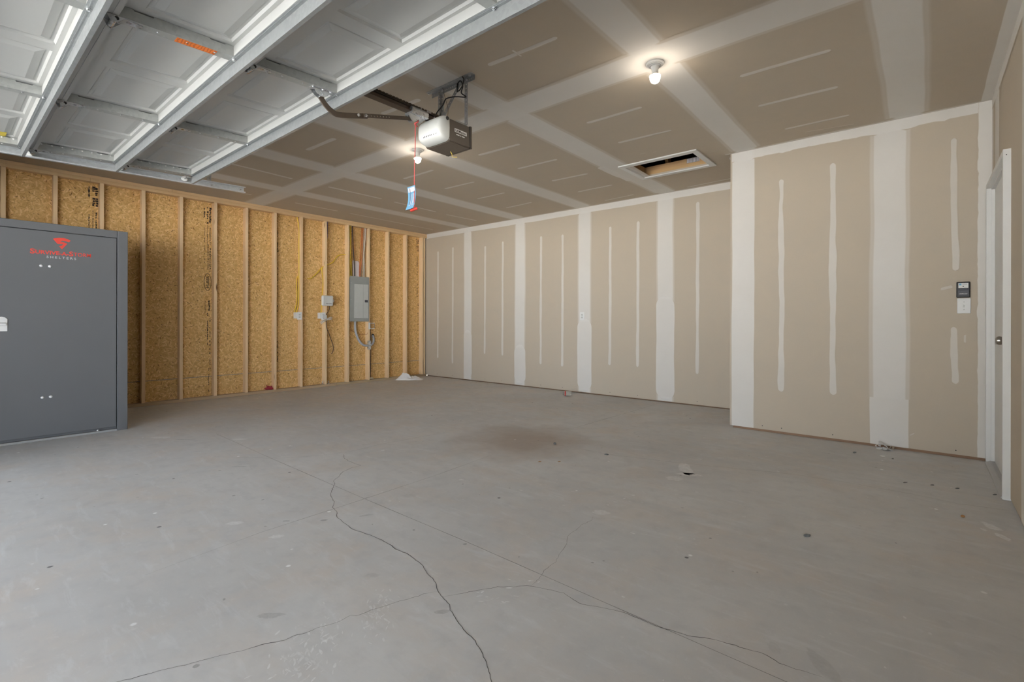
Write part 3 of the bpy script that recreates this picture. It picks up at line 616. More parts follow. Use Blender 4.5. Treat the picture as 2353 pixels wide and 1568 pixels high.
lt = make('latch', MB().prism([(sx, -5.83, 0.966), (sx, -5.762, 0.966), (sx, -5.762, 1.068), (sx, -5.775, 1.082), (sx, -5.795, 1.088), (sx, -5.83, 1.086)], (0.006, 0, 0)), 'nickel_bright', sd_, bevel=0.0015)
make('latch_rod', MB().cyl((sx + 0.016, -6.0, 1.025), (sx + 0.016, -5.772, 1.025), 0.013, 16), 'nickel_bright', sd_, smooth=40)
make('anchor_screw', MB().lathe([(0.008, 0), (0.008, 0.006), (0.004, 0.009), (0, 0.009)], (sx - 0.005 + 0.008, -5.17, 0.024), (1, 0, 0), 12), 'zinc_bright', sh, smooth=40)

# ------------------------------------------------------------------ sectional garage door, raised
SL = 0.035
def tilt(q): return Vector((q[0], q[1], q[2] + 2.31 + SL * (q[1] + 5.5)))      # the raised door climbs a little towards the back
gd = thing('garage_door', (4.785, -5.7, 2.30), 'raised white sectional garage door with galvanized struts overhead', 'garage door')
SK = 0.046; SEAMS = [-6.795, -6.26, -5.725, -5.19, -4.655]; ST = [2.385, 3.585, 4.785, 5.985, 7.185]; SWD = 0.055
def panel_mb(x0, x1, y0, y1):
    mb = MB(); vs = []; fs = []
    for ins, h in ((0, 0), (0.008, 0.010), (0.022, 0.010), (0.025, 0.0065), (0.056, -0.003), (0.060, -0.003)):
        vs += [(x0 + ins, y0 + ins, SK + h), (x1 - ins, y0 + ins, SK + h), (x1 - ins, y1 - ins, SK + h), (x0 + ins, y1 - ins, SK + h)]
    for j in range(5):
        for i in range(4):
            k = (i + 1) % 4; fs.append((4 * j + i, 4 * j + k, 4 * j + 4 + k, 4 * j + 4 + i))
    fs.append((20, 21, 22, 23)); return mb.add(vs, fs)
for si in range(4):
    y0, y1 = SEAMS[si], SEAMS[si + 1]; py0, py1 = y0 + 0.12, y1 - 0.078
    pans = [(x + a, x + b) for x in ST[:4] for a, b in ((0.085, 0.58), (0.665, 1.16))]
    mb = MB(); xs = [ST[0] - 0.02] + [q for p in pans for q in p] + [ST[4] + 0.075]
    def q4(xa, xb, ya, yb): mb.add([(xa, ya, SK), (xb, ya, SK), (xb, yb, SK), (xa, yb, SK)], [(0, 1, 2, 3)])
    q4(xs[0], xs[-1], y0, py0); q4(xs[0], xs[-1], py1, y1)
    for i in range(0, len(xs) - 1, 2): q4(xs[i], xs[i + 1], py0, py1)
    mb.box(xs[0], xs[-1], y0, y1, SK + 0.012, SK + 0.014)                       # outside skin
    mb.box(xs[0], xs[-1], y0 + 0.001, y0 + 0.040, -0.002, SK + 0.001).box(xs[0], xs[-1], y0 + 0.020, y0 + 0.0405, -0.0045, -0.002)   # folded lower rail
    mb.box(xs[0], xs[-1], y1 - 0.060, y1 - 0.001, 0.0, SK + 0.001)              # folded upper rail
    sec = make('door_section', mb.map(tilt), 'door_white', gd)
    for a, b in pans: make('raised_panel', panel_mb(a, b, py0, py1).map(tilt), 'door_white', sec)
    for i, x in enumerate(ST):
        end = i in (0, 4); w = 0.075 if end else SWD; a, b = y0 + 0.041, y1 - 0.061
        mb = MB().box(x, x + w, a, b, -0.003, 0.0)
        for xx in (x, x + w - 0.0015):
            mb.box(xx, xx + 0.0015, a, a + 0.05, 0.0, SK - 0.001).box(xx, xx + 0.0015, a + 0.05, a + 0.12, 0.0, SK - 0.007).box(xx, xx + 0.0015, a + 0.12, b - 0.10, 0.0, SK - 0.001).box(xx, xx + 0.0015, b - 0.10, b - 0.035, 0.0, SK - 0.007).box(xx, xx + 0.0015, b - 0.035, b, 0.0, SK - 0.001)
        make('stile', mb.map(tilt), 'stile_steel', sec)
        # rivets along the stile
        rv = MB()
        if end:
            xr = x + w if i == 0 else x
            for k in range(8): rv.lathe([(0.006, 0), (0.005, 0.003), (0.0, 0.0045)], (xr, a + 0.02 + k * (b - a - 0.04) / 7, SK - 0.012), (1 if i == 0 else -1, 0, 0), 8)
        for k in range(3): rv.lathe([(0.005, 0), (0.004, 0.002), (0, 0.003)], (x + w * 0.55, a + 0.14 + k * 0.11, -0.003), (0, 0, -1), 8)
        make('rivets', rv.map(tilt), 'white_plastic' if end else 'zinc_bright', sec, smooth=60, kind='stuff')
    # strut: lip, web, return lip
    wy = y1 - 0.035; xa, xb = ST[0] + 0.0, ST[4] + 0.06
    prof = [(wy - 0.026, -0.003), (wy - 0.026, -0.0046), (wy - 0.0015, -0.0046), (wy - 0.0015, -0.064), (wy + 0.016, -0.064), (wy + 0.016, -0.058), (wy + 0.0145, -0.058), (wy + 0.0145, -0.0625), (wy, -0.0625), (wy, -0.003)]
    make('strut', MB().prism([(xa, y, z) for y, z in prof], (xb - xa, 0, 0)).map(tilt), 'galvanized', sec)
    make('strut_rib', MB().box(xa, xb, wy - 0.018, wy - 0.014, -0.0062, -0.0046).map(tilt), 'galvanized', sec)
    for x in ST:
        make('bolt', MB().lathe([(0.010, 0), (0.010, 0.002), (0.0065, 0.002), (0.0065, 0.008), (0, 0.008)], tilt((x + SWD * 0.5, wy - 0.014, -0.0046)), (0, 0, -1), 6), 'zinc_bright', sec)
    if si == 2:
        make('warning_sticker', MB().box(ST[2] + 0.004, ST[2] + 0.049, -5.478, -5.318, -0.0037, -0.0031).map(tilt), 'warning_orange', sec, label='orange warning sticker on the stile')
    if si == 2: make('spec_label', MB().box(2.46, 2.56, -5.93, -5.845, SK - 0.004, SK - 0.002).map(tilt), 'yellow_label', sec, label='small yellow label')
def hinge(x, y, end=False):
    """hinge across a seam: two leaves, cheeks with a slotted hole and a barrel"""
    mb = MB(); w = 0.062; xc = x + SWD / 2
    mb.prism([(xc - w / 2, y - 0.004, -0.006), (xc + w / 2, y - 0.004, -0.006), (xc + 0.022, y + 0.045, -0.006), (xc + 0.012, y + 0.105, -0.006), (xc - 0.012, y + 0.105, -0.006), (xc - 0.022, y + 0.045, -0.006)], (0, 0, 0.003))
    mb.prism([(xc - w / 2, y + 0.0, -0.008), (xc + w / 2, y + 0.0, -0.008), (xc + 0.028, y - 0.02, -0.008), (xc - 0.028, y - 0.02, -0.008)], (0, 0, 0.003))
    for s in (-1, 1):
        xx = xc + s * w / 2
        mb.prism([(xx, y - 0.018, -0.008), (xx, y + 0.04, -0.006), (xx, y + 0.014, -0.034), (xx, y - 0.004, -0.036)], (-s * 0.003, 0, 0))
    h = make('hinge', mb.map(tilt), 'zinc_bright', gd, smooth=30)
    make('barrel', MB().cyl((xc - w / 2 - 0.004, y + 0.004, -0.026), (xc + w / 2 + 0.004, y + 0.004, -0.026), 0.010, 14).map(tilt), 'zinc_bright', h, smooth=40)
    make('slot', MB().lathe([(0.008, 0), (0.008, 0.001)], (xc + w / 2 + 0.0002, y + 0.014, -0.017), (1, 0, 0), 12).map(tilt), 'black_plastic', h)
    b = MB()
    for yy, xo in ((y + 0.085, 0), (y + 0.028, 0.014), (y + 0.028, -0.014)): b.lathe([(0.008, 0), (0.008, 0.003), (0.005, 0.003), (0.005, 0.007), (0, 0.007)], (xc + xo, yy, -0.0065), (0, 0, -1), 6)
    make('bolts', b.map(tilt), 'zinc_bright', h, kind='stuff')
    return h
TRX = 2.20
for yseam in SEAMS[1:4]:
    for x in ST[1:4]: hinge(x, yseam + 0.02)
    for x, s in ((ST[0] - 0.01, -1), (ST[4] + 0.01, 1)):
        h = hinge(x, yseam + 0.02); xe = x + SWD / 2; yy = yseam + 0.022
        xr = TRX + 0.02 if s < 0 else 2 * 4.785 - TRX - 0.02 + 0.055
        make('roller_stem', MB().cyl((xe, yy, -0.026), (xr, yy, 0.012), 0.0055, 10).map(tilt), 'zinc_bright', h, smooth=40)
        make('roller', MB().lathe([(0.012, -0.010), (0.0225, -0.0085), (0.0235, -0.003), (0.0235, 0.003), (0.0225, 0.0085), (0.012, 0.010)], tilt((xr, yy, 0.012)), (1, 0, 0), 20), 'white_plastic', h, smooth=40)
for s, xe in ((-1, ST[0] + 0.03), (1, ST[4] + 0.04)):      # top corner brackets with rollers
    yb = -4.70; tb = MB().box(xe - 0.035, xe + 0.035, yb - 0.05, yb + 0.0, -0.006, -0.003).prism([(xe + s * 0.035, yb - 0.05, -0.004), (xe + s * 0.035, yb + 0.0, -0.004), (xe + s * 0.035, yb + 0.012, 0.035), (xe + s * 0.035, yb - 0.018, 0.035)], (s * 0.004, 0, 0)).box(xe - 0.02, xe + 0.035 * s + 0.004, yb - 0.03, yb - 0.02, -0.02, -0.004)
    h = make('top_bracket', tb.map(tilt), 'zinc_bright', gd); xr = TRX + 0.02 if s < 0 else 2 * 4.785 - TRX + 0.035
    make('roller_stem', MB().cyl((xe, yb, 0.008), (xr, yb, 0.008), 0.0055, 10).map(tilt), 'zinc_bright', h, smooth=40)
    make('roller', MB().lathe([(0.012, -0.010), (0.0225, -0.0085), (0.0235, 0.0), (0.0225, 0.0085), (0.012, 0.010)], tilt((xr, yb, 0.008)), (1, 0, 0), 20), 'white_plastic', h, smooth=40)
# bracket that takes the opener arm
bx = 4.805; bk = MB()
for s in (-1, 1):
    xx = bx + s * 0.018
    bk.prism([(xx, -4.845, -0.004), (xx, -4.745, -0.004), (xx, -4.745, -0.016), (xx, -4.775, -0.04), (xx, -4.80, -0.043), (xx, -4.825, -0.03)], (-s * 0.003, 0, 0))
bk.box(bx - 0.028, bx + 0.028, -4.855, -4.735, -0.006, -0.003)
bk_o = make('arm_bracket', bk.map(tilt), 'zinc_bright', gd)
b = MB()
for yy in (-4.845, -4.79, -4.745): b.lathe([(0.008, 0), (0.008, 0.006), (0, 0.006)], (bx + 0.022, yy, -0.006), (0, 0, -1), 6)
b.cyl((bx - 0.026, -4.79, -0.032), (bx + 0.026, -4.79, -0.032), 0.005, 8); make('bolts', b.map(tilt), 'zinc_bright', bk_o, kind='stuff')

# tracks
def track(xw, s, label):
    t = thing('door_track', (xw, -4.18, 2.33), label, 'door track', 'roller tracks of the garage door')
    zc = lambda y: 2.353 + (y + 4.18) * 0.026
    prof = [(0.042, -0.020), (0.042, -0.0285), (0.008, -0.0285), (0.0, -0.022), (0.0, 0.022), (0.008, 0.0285), (0.042, 0.0285), (0.042, 0.020)]
    prof2 = [(a - 0.002 if a > 0.03 else a + 0.0025, b * (0.93 if abs(b) > 0.021 else 1)) for a, b in prof]
    mb = MB(); vs = []; fs = []; path = [(-6.93, 1.95), (-6.915, 2.06), (-6.86, 2.16), (-6.77, 2.23), (-6.65, 2.272), (-6.5, zc(-6.5)), (-4.18, zc(-4.18))]; path = [(-6.935, 0.05)] + path
    for i, (y, z) in enumerate(path):
        a = Vector(path[min(i + 1, len(path) - 1)]) - Vector(path[max(i - 1, 0)]); a.normalize(); ny, nzz = -a.y, a.x
        for (px, pz) in prof + prof2[::-1]: vs.append((xw + s * px, y + ny * pz, z + nzz * pz))
    k = 2 * len(prof)
    for i in range(len(path) - 1):
        for j in range(k): l = (j + 1) % k; fs.append((i * k + j, i * k + l, (i + 1) * k + l, (i + 1) * k + j))
    fs.append(tuple(range(k))); fs.append(tuple((len(path) - 1) * k + j for j in range(k)))
    make('rail', mb.add(vs, fs), 'track_steel', t)
    an = MB(); zz = zc(-4.6)
    an.box(xw - s * 0.0025, xw - s * 0.0005, -4.66, -4.18, zc(-4.4) - 0.022, zc(-4.4) + 0.026)
    make('back_angle', an, 'track_steel', t)
    hg = MB(); hx = xw - s * 0.004
    hg.perf((hx, -4.505, zc(-4.47) - 0.01), (0, 0, 1), (0, 1, 0), (-s, 0, 0), H - zc(-4.47) + 0.01, 0.034, 0.028, 0.0048, 0.002)
    hg.perf((hx, -4.470, zc(-4.47) - 0.01), (0, 0, 1), (-s, 0, 0), (0, 1, 0), H - zc(-4.47) + 0.01, 0.034, 0.028, 0.0048, 0.002)
    make('hanger', hg, 'hanger_steel', t)
    bo = MB()
    for y in (-4.47, -4.21): bo.lathe([(0.008, 0), (0.008, 0.004), (0, 0.005)], (xw + s * 0.0025, y, zc(y)), (s, 0, 0), 8)
    make('bolts', bo, 'zinc_bright', t, kind='stuff'); return t
track(TRX - 0.015, 1, 'galvanized horizontal door track above the storm shelter')
track(2 * 4.785 - TRX + 0.09, -1, 'galvanized door track beside the right wall')

# ------------------------------------------------------------------ opener
ox = 4.805; op = thing('garage_opener', (ox, -3.87, 2.26), 'brown and white chain drive garage door opener hung from the ceiling', 'garage opener')
rz0, rz1 = 2.412, 2.447
rb = MB().prism([(ox - 0.028, YF + 0.02, rz0), (ox + 0.028, YF + 0.02, rz0), (ox + 0.028, YF + 0.02, rz0 + 0.006), (ox + 0.010, YF + 0.02, rz0 + 0.010), (ox + 0.010, YF + 0.02, rz1 - 0.006), (ox + 0.022, YF + 0.02, rz1 - 0.004), (ox + 0.022, YF + 0.02, rz1), (ox - 0.022, YF + 0.02, rz1), (ox - 0.022, YF + 0.02, rz1 - 0.004), (ox - 0.010, YF + 0.02, rz1 - 0.006), (ox - 0.010, YF + 0.02, rz0 + 0.010), (ox - 0.028, YF + 0.02, rz0 + 0.006)], (0, -3.90 - YF - 0.02, 0))
rail = make('rail', rb, 'brown_steel', op)
ch = MB()
for s in (-0.016, 0.016):
    y = -6.6; k = 0
    while y < -3.92:
        if k % 2: ch.box(ox + s - 0.0065, ox + s - 0.0045, y - 0.002, y + 0.0155, rz1 + 0.003, rz1 + 0.0135).box(ox + s + 0.0045, ox + s + 0.0065, y - 0.002, y + 0.0155, rz1 + 0.003, rz1 + 0.0135)
        else: ch.box(ox + s - 0.0035, ox + s + 0.0035, y - 0.001, y + 0.0145, rz1 + 0.0045, rz1 + 0.012)
        y += 0.0127; k += 1
make('chain', ch, 'chain_steel', rail, kind='stuff')
make('rail_bolt', MB().cyl((ox + 0.012, -3.985, rz0 - 0.02), (ox + 0.012, -3.985, rz1), 0.004, 8).cyl((ox + 0.012, -3.985, rz0 - 0.008), (ox + 0.012, -3.985, rz0), 0.008, 6), 'zinc_bright', rail)
make('rail_slot', MB().box(ox + 0.0102, ox + 0.0108, -3.975, -3.955, rz0 + 0.014, rz1 - 0.010), 'lens_plastic', rail)
# trolley
tr = MB(); ty0, ty1 = -4.19, -4.055
tr.prism([(ox - 0.040, ty0, rz0 - 0.014), (ox + 0.040, ty0, rz0 - 0.014), (ox + 0.040, ty0, rz0 + 0.018), (ox + 0.034, ty0, rz0 + 0.030), (ox + 0.026, ty0, rz0 + 0.034), (ox - 0.026, ty0, rz0 + 0.034), (ox - 0.034, ty0, rz0 + 0.030), (ox - 0.040, ty0, rz0 + 0.018)], (0, ty1 - ty0, 0))
tro = make('trolley', tr, 'zinc_bright', op, bevel=0.003)
lv = MB()
for s in (-1, 1):
    xx = ox + s * 0.018
    lv.prism([(xx, -4.20, rz0 - 0.012), (xx, -4.10, rz0 - 0.012), (xx, -4.12, rz0 - 0.03), (xx, -4.15, rz0 - 0.055), (xx, -4.17, rz0 - 0.06), (xx, -4.185, rz0 - 0.05), (xx, -4.20, rz0 - 0.03)], (-s * 0.003, 0, 0))
lv.prism([(ox + 0.004, -4.13, rz0 - 0.012), (ox + 0.004, -4.07, rz0 - 0.012), (ox + 0.004, -4.08, rz0 - 0.035), (ox + 0.004, -4.10, rz0 - 0.052), (ox + 0.004, -4.115, rz0 - 0.03)], (-0.006, 0, 0))
make('release_lever', lv, 'zinc_bright', tro)
make('chain_fastener', MB().cyl((ox + 0.016, -4.12, rz1 + 0.008), (ox + 0.016, -4.03, rz1 + 0.008), 0.005, 8).cyl((ox + 0.016, -4.05, rz1 + 0.008), (ox + 0.016, -4.02, rz1 + 0.008), 0.009, 6), 'zinc_bright', tro)
# arm: curved piece bolted to a straight piece
arm = interp([(ox, -4.795, 2.296), (ox, -4.765, 2.262), (ox, -4.725, 2.238), (ox, -4.675, 2.234), (ox, -4.50, 2.284)], 8)
def flatbar(pts, hw, t):
    mb = MB(); vs = []; fs = []; n = len(pts)
    for i, q in enumerate(pts):
        d = (pts[min(i + 1, n - 1)] - pts[max(i - 1, 0)]).normalized(); p = Vector((0, -d.z, d.y))
        for a, b in ((-1, -1), (1, -1), (1, 1), (-1, 1)): vs.append(q + p * hw * a + Vector((t * b, 0, 0)))
    for i in range(n - 1):
        for j in range(4): l = (j + 1) % 4; fs.append((4 * i + j, 4 * i + l, 4 * i + 4 + l, 4 * i + 4 + j))
    fs += [(0, 1, 2, 3), (4 * n - 4, 4 * n - 3, 4 * n - 2, 4 * n - 1)]; return mb.add(vs, fs)
arm_o = make('door_arm', flatbar(arm, 0.0145, 0.004), 'brown_steel', op, smooth=40)
A0, A1 = Vector((ox + 0.009, -4.53, 2.275)), Vector((ox + 0.009, -4.165, 2.372)); du = (A1 - A0).normalized(); dp = Vector((0, -du.z, du.y))
sb = MB().perf(A0 - dp * 0.0115, du, dp, (0.004, 0, 0), 0.20, 0.023, 0.0225, 0.0048, 1.0)
sb.obox((A0 + du * 0.20 + A1) / 2 + Vector((0.002, 0, 0)), (A1 - A0 - du * 0.20) / 2, dp * 0.0115, (0.002, 0, 0))
make('door_arm_extension', sb, 'brown_steel', arm_o)
bo = MB()
for t in (-0.035, 0.015): bo.lathe([(0.009, 0), (0.009, 0.004), (0.005, 0.006), (0, 0.006)], A0 + du * t + Vector((0.004, 0, 0)), (1, 0, 0), 8)
make('bolts', bo, 'zinc_bright', arm_o, kind='stuff')
# motor head
hx0, hx1, hy0, hy1, hz0, hz1 = 4.708, 4.950, -3.965, -3.775, 2.258, 2.405
bd = MB().prism([(hx0, hy0, hz0 + 0.004), (hx0 + 0.004, hy0, hz0), (hx1 - 0.004, hy0, hz0), (hx1, hy0, hz0 + 0.006), (hx1 - 0.006, hy0, hz1), (hx0 + 0.006, hy0, hz1)], (0, hy1 - hy0, 0))
head = make('motor_housing', bd, 'brown_plastic', op, bevel=0.003)
vs = []; fs = []; n = 20            # white light lens: a rounded nose on the door side
nr = 8
def lens_ring(t):
    """t 0 at the housing, 1 at the nose"""
    e = math.sqrt(max(0.0, 1 - t ** 2.4)); y = hy0 - 0.002 - 0.088 * t
    zb = hz0 - 0.002 + (hz1 - hz0) * 0.42 * (1 - e) ; zt = hz1 + 0.020 - (hz1 - hz0 + 0.02) * 0.50 * (1 - e); xw = (hx1 - hx0) / 2 * (0.72 + 0.28 * e) + 0.001
    xc = (hx0 + hx1) / 2; out = []
    for i in range(n):
        a = 2 * math.pi * i / n; ca, sa = math.cos(a), math.sin(a); p = 0.32
        out.append((xc + xw * math.copysign(abs(ca) ** p, ca), y, (zb + zt) / 2 + (zt - zb) / 2 * math.copysign(abs(sa) ** p, sa)))
    return out
for j in range(nr + 1): vs += lens_ring(j / nr)
for j in range(nr):
    for i in range(n): k = (i + 1) % n; fs.append((j * n + i, j * n + k, (j + 1) * n + k, (j + 1) * n + i))
fs.append(tuple(range(nr * n, nr * n + n))); fs.append(tuple(range(n))[::-1])
lens = make('light_lens', MB().add(vs, fs), 'lens_plastic', head, smooth=50)
vt = MB()
for r in range(2):
    for k in range(6):
        xx = hx0 + 0.03 + k * 0.024; vt.obox((xx + 0.05, hy0 - 0.070 + 0.006 * k * 0.1, hz0 + 0.035 + r * 0.014), (0.007, 0, 0.003), (0, 0.014, 0.0), (0, 0, 0.0016))
make('vent_slots', vt, 'dark_grey_plastic', head, kind='stuff')
make('lens_latch', MB().lathe([(0.013, 0), (0.011, 0.004), (0, 0.005)], (hx1 + 0.0005, hy0 - 0.022, hz1 - 0.008), (1, 0, 0), 14), 'black_plastic', head, smooth=50)
cap = MB().prism([(hx0 - 0.002, hy1 + 0.003, hz0 - 0.004), (hx1 + 0.003, hy1 + 0.003, hz0 - 0.004), (hx1 + 0.001, hy1 + 0.003, hz1 + 0.006), (hx0, hy1 + 0.003, hz1 + 0.006)], (0, 0.018, 0))
make('end_cap', cap, 'brown_plastic', head, bevel=0.006)
make('trim_gasket', MB().prism([(hx0 - 0.0015, hy1 - 0.001, hz0 - 0.003), (hx1 + 0.002, hy1 - 0.001, hz0 - 0.003), (hx1, hy1 - 0.001, hz1 + 0.003), (hx0, hy1 - 0.001, hz1 + 0.003)], (0, 0.0045, 0)), 'black_rubber', head)
make('bottom_cover', MB().box(hx0 + 0.006, hx1 - 0.006, hy0 + 0.004, hy1 - 0.004, hz0 - 0.005, hz0 - 0.0005), 'brown_plastic', head, bevel=0.002)
lab = MB(); fx = hx1 + 0.0004
slope = Vector((-0.006, 0, hz1 - hz0 - 0.006)).normalized()
lab.obox(Vector((hx1 - 0.0024, -3.862, 2.342)), Vector((0.0006, 0, 0.0)), Vector((0, 0.056, 0)), slope * 0.0125)
make('nameplate', lab, 'white_plastic', head)
make('lettering', text_fit(MB(), 'LiftMaster', (hx1 - 0.0014, -3.912, 2.3335), (0, 1, 0), slope, 0.100, 0.0170, 0.02), 'stamp_ink', head)
sm2 = MB(); yy = -3.905
for w_ in (0.030, 0.010, 0.026): sm2.obox((hx1 - 0.0011, yy + w_ / 2, 2.3150), (0.0004, 0, 0), (0, w_ / 2, 0), slope * 0.0032); yy += w_ + 0.006
make('small_print', sm2, 'white_plastic', head, kind='stuff')
# hanging irons
hy = -3.81
mf = MB().perf((4.552, hy + 0.012, H - 0.0005), (1, 0, 0), (0, -1, 0), (0, 0, -1), 0.466, 0.038, 0.0194, 0.0042, 0.0022)
mf.perf((4.575, hy + 0.012, H - 0.001), (1, 0, 0), (0, 0, -1), (0, 1, 0), 0.44, 0.036, 0.0194, 0.0042, 0.0022)
mnt = make('ceiling_angle', mf, 'hanger_steel', op)
h1 = MB().perf((4.668, hy + 0.016, 2.425), (0, 0, 1), (1, 0, 0), (0, 1, 0), 0.285, 0.030, 0.026, 0.0046, 0.002).perf((4.668, hy + 0.016, 2.425), (0, 0, 1), (0, -1, 0), (1, 0, 0), 0.285, 0.026, 0.026, 0.0046, 0.002)
make('hanger', h1, 'hanger_steel', op)
make('hanger', MB().perf((4.916, hy + 0.014, 2.415), (0, 0, 1), (1, 0, 0), (0, 1, 0), 0.295, 0.030, 0.026, 0.0046, 0.002), 'hanger_steel', op)
dA, dB = Vector((4.875, hy + 0.008, 2.715)), Vector((4.655, hy + 0.008, 2.475)); dd = (dB - dA).normalized()
make('hanger_brace', MB().perf(dA - Vector((dd.z, 0, -dd.x)) * 0.015, dd, Vector((dd.z, 0, -dd.x)), (0, -1, 0), (dB - dA).length, 0.030, 0.026, 0.0046, 0.002), 'hanger_steel', op)
make('mounting_foot', MB().perf((4.90, hy - 0.055, 2.404), (0, 1, 0), (0, 0, 1), (1, 0, 0), 0.11, 0.034, 0.022, 0.0046, 0.002).box(4.89, 4.93, hy - 0.055, hy + 0.055, 2.402, 2.405), 'hanger_steel', op)
make('mounting_foot', MB().perf((4.68, hy - 0.055, 2.404), (0, 1, 0), (0, 0, 1), (1, 0, 0), 0.11, 0.034, 0.022, 0.0046, 0.002).box(4.67, 4.71, hy - 0.055, hy + 0.055, 2.402, 2.405), 'hanger_steel', op)
bo = MB()
for x, z in ((4.985, H - 0.004), (4.565, H - 0.004)): bo.lathe([(0.010, 0), (0.010, 0.006), (0, 0.007)], (x, hy - 0.006, z), (0, 0, -1), 6)
for x in (4.94, 4.695): bo.lathe([(0.008, 0), (0.008, 0.006), (0, 0.007)], (x, hy + 0.01, H - 0.018), (0, -1, 0), 6)
make('bolts', bo, 'zinc_bright', op, kind='stuff')
make('power_cord', MB().tube(interp([(4.94, -3.84, 2.73), (4.965, -3.85, 2.70), (4.96, -3.86, 2.655), (4.925, -3.86, 2.63), (4.90, -3.85, 2.66), (4.895, -3.845, 2.69), (4.925, -3.845, 2.705), (4.955, -3.85, 2.66), (4.95, -3.86, 2.61), (4.985, -3.85, 2.575), (4.90, -3.87, 2.595), (4.82, -3.88, 2.60), (4.78, -3.87, 2.575), (4.74, -3.86, 2.565), (4.69, -3.85, 2.55), (4.65, -3.86, 2.49), (4.66, -3.87, 2.44), (4.72, -3.87, 2.45), (4.735, -3.86, 2.48), (4.72, -3.84, 2.42)], 6), 0.0042, 7), 'black_rubber', op, smooth=60)
make('plug', MB().tube([(4.90, -3.845, 2.695), (4.898, -3.846, 2.665), (4.90, -3.848, 2.635)], lambda t: 0.007 - 0.002 * t, 8), 'black_rubber', op, smooth=60)
make('bell_wire', MB().tube(interp([(4.73, -3.83, 2.72), (4.78, -3.85, 2.62), (4.84, -3.88, 2.52), (4.905, -3.95, 2.40)], 6), 0.0016, 6), 'brown_cable', op, smooth=60)
make('antenna_wire', MB().tube(interp([(4.80, -3.82, 2.256), (4.81, -3.815, 2.235), (4.80, -3.80, 2.222), (4.835, -3.79, 2.215)], 5), 0.0015, 6), 'yellow_cable', op, smooth=60)

# emergency release cord with its tag
rc = thing('release_cord', (ox, -4.14, 1.79), 'red emergency release cord with blue tag hanging from the opener rail', 'pull cord')
make('rope', MB().tube(interp([(ox, -4.112, rz0 - 0.03), (ox + 0.006, -4.122, rz0 - 0.05), (ox + 0.002, -4.135, 2.34), (ox + 0.004, -4.14, 2.2), (ox - 0.002, -4.14, 2.05), (ox, -4.143, 1.80)], 6), 0.003, 7), 'rope_red', rc, smooth=60)
make('knot', MB().tube(interp([(ox + 0.006, -4.118, 2.375), (ox + 0.016, -4.13, 2.36), (ox + 0.004, -4.142, 2.352), (ox - 0.006, -4.13, 2.345), (ox + 0.008, -4.126, 2.335)], 5), 0.0045, 7), 'rope_red', rc, smooth=60)
tg = MB(); vs = []; fs = []
for i in range(9):
    t = i / 8; z = 1.938 - 0.150 * t; off = 0.018 * math.sin(t * 2.6) - 0.022 * t; w = 0.024
    c = Vector((ox - 0.012 + 0.2 * off, -4.15 + off - 0.01, z))
    for s in (-1, 1):
        q = c + Vector((0.60, 0.80, 0)) * w * s + Vector((0, 0, 0.010 * s))
        vs += [q + Vector((0.0006, -0.0008, 0)), q - Vector((0.0006, -0.0008, 0))]
for i in range(8):
    a = 4 * i; fs += [(a, a + 2, a + 6, a + 4), (a + 1, a + 5, a + 7, a + 3), (a, a + 4, a + 5, a + 1), (a + 2, a + 3, a + 7, a + 6)]
fs += [(0, 1, 3, 2), (32, 34, 35, 33)]
tago = make('tag', MB().add(vs, fs), 'tag_blue', rc, label='blue paper tag')
def tagq(u0, u1, t0, t1, d=0.0012):
    def P(u, t):
        i = min(7.999, t * 8); k = int(i); f = i - k
        def e(kk): return vs[4 * kk], vs[4 * kk + 2]
        a0, b0 = e(k); a1, b1 = e(k + 1); a = a0.lerp(a1, f); b = b0.lerp(b1, f); return a.lerp(b, u) + Vector((0.0008, -0.0011, 0)) * (d / 0.0012)
    n = 4; V = []; Fs = []
    for i in range(n + 1):
        t = t0 + (t1 - t0) * i / n; V += [P(u0, t), P(u1, t)]
    for i in range(n): Fs.append((2 * i, 2 * i + 1, 2 * i + 3, 2 * i + 2))
    return V, Fs
make('tag_panel', MB().add(*tagq(0.08, 0.92, 0.05, 0.24)), 'paper', tago)
tl = MB()
for u in (0.25, 0.38, 0.62, 0.75): tl.add(*tagq(u, u + 0.05, 0.32, 0.85))
make('tag_print', tl, 'paper', tago, kind='stuff'); make('tag_print', MB().add(*tagq(0.26, 0.33, 0.07, 0.8, 0.0018)), 'tag_ink', tago, kind='stuff')
make('handle', MB().tube([(ox - 0.016, -4.163, 1.778), (ox - 0.004, -4.151, 1.785), (ox + 0.012, -4.135, 1.795)], 0.009, 10).lathe([(0.011, 0), (0.011, 0.008), (0, 0.010)], (ox + 0.010, -4.137, 1.793), (0.6, 0.6, 0.3), 10), 'handle_red', rc, smooth=50, label='red plastic pull handle')

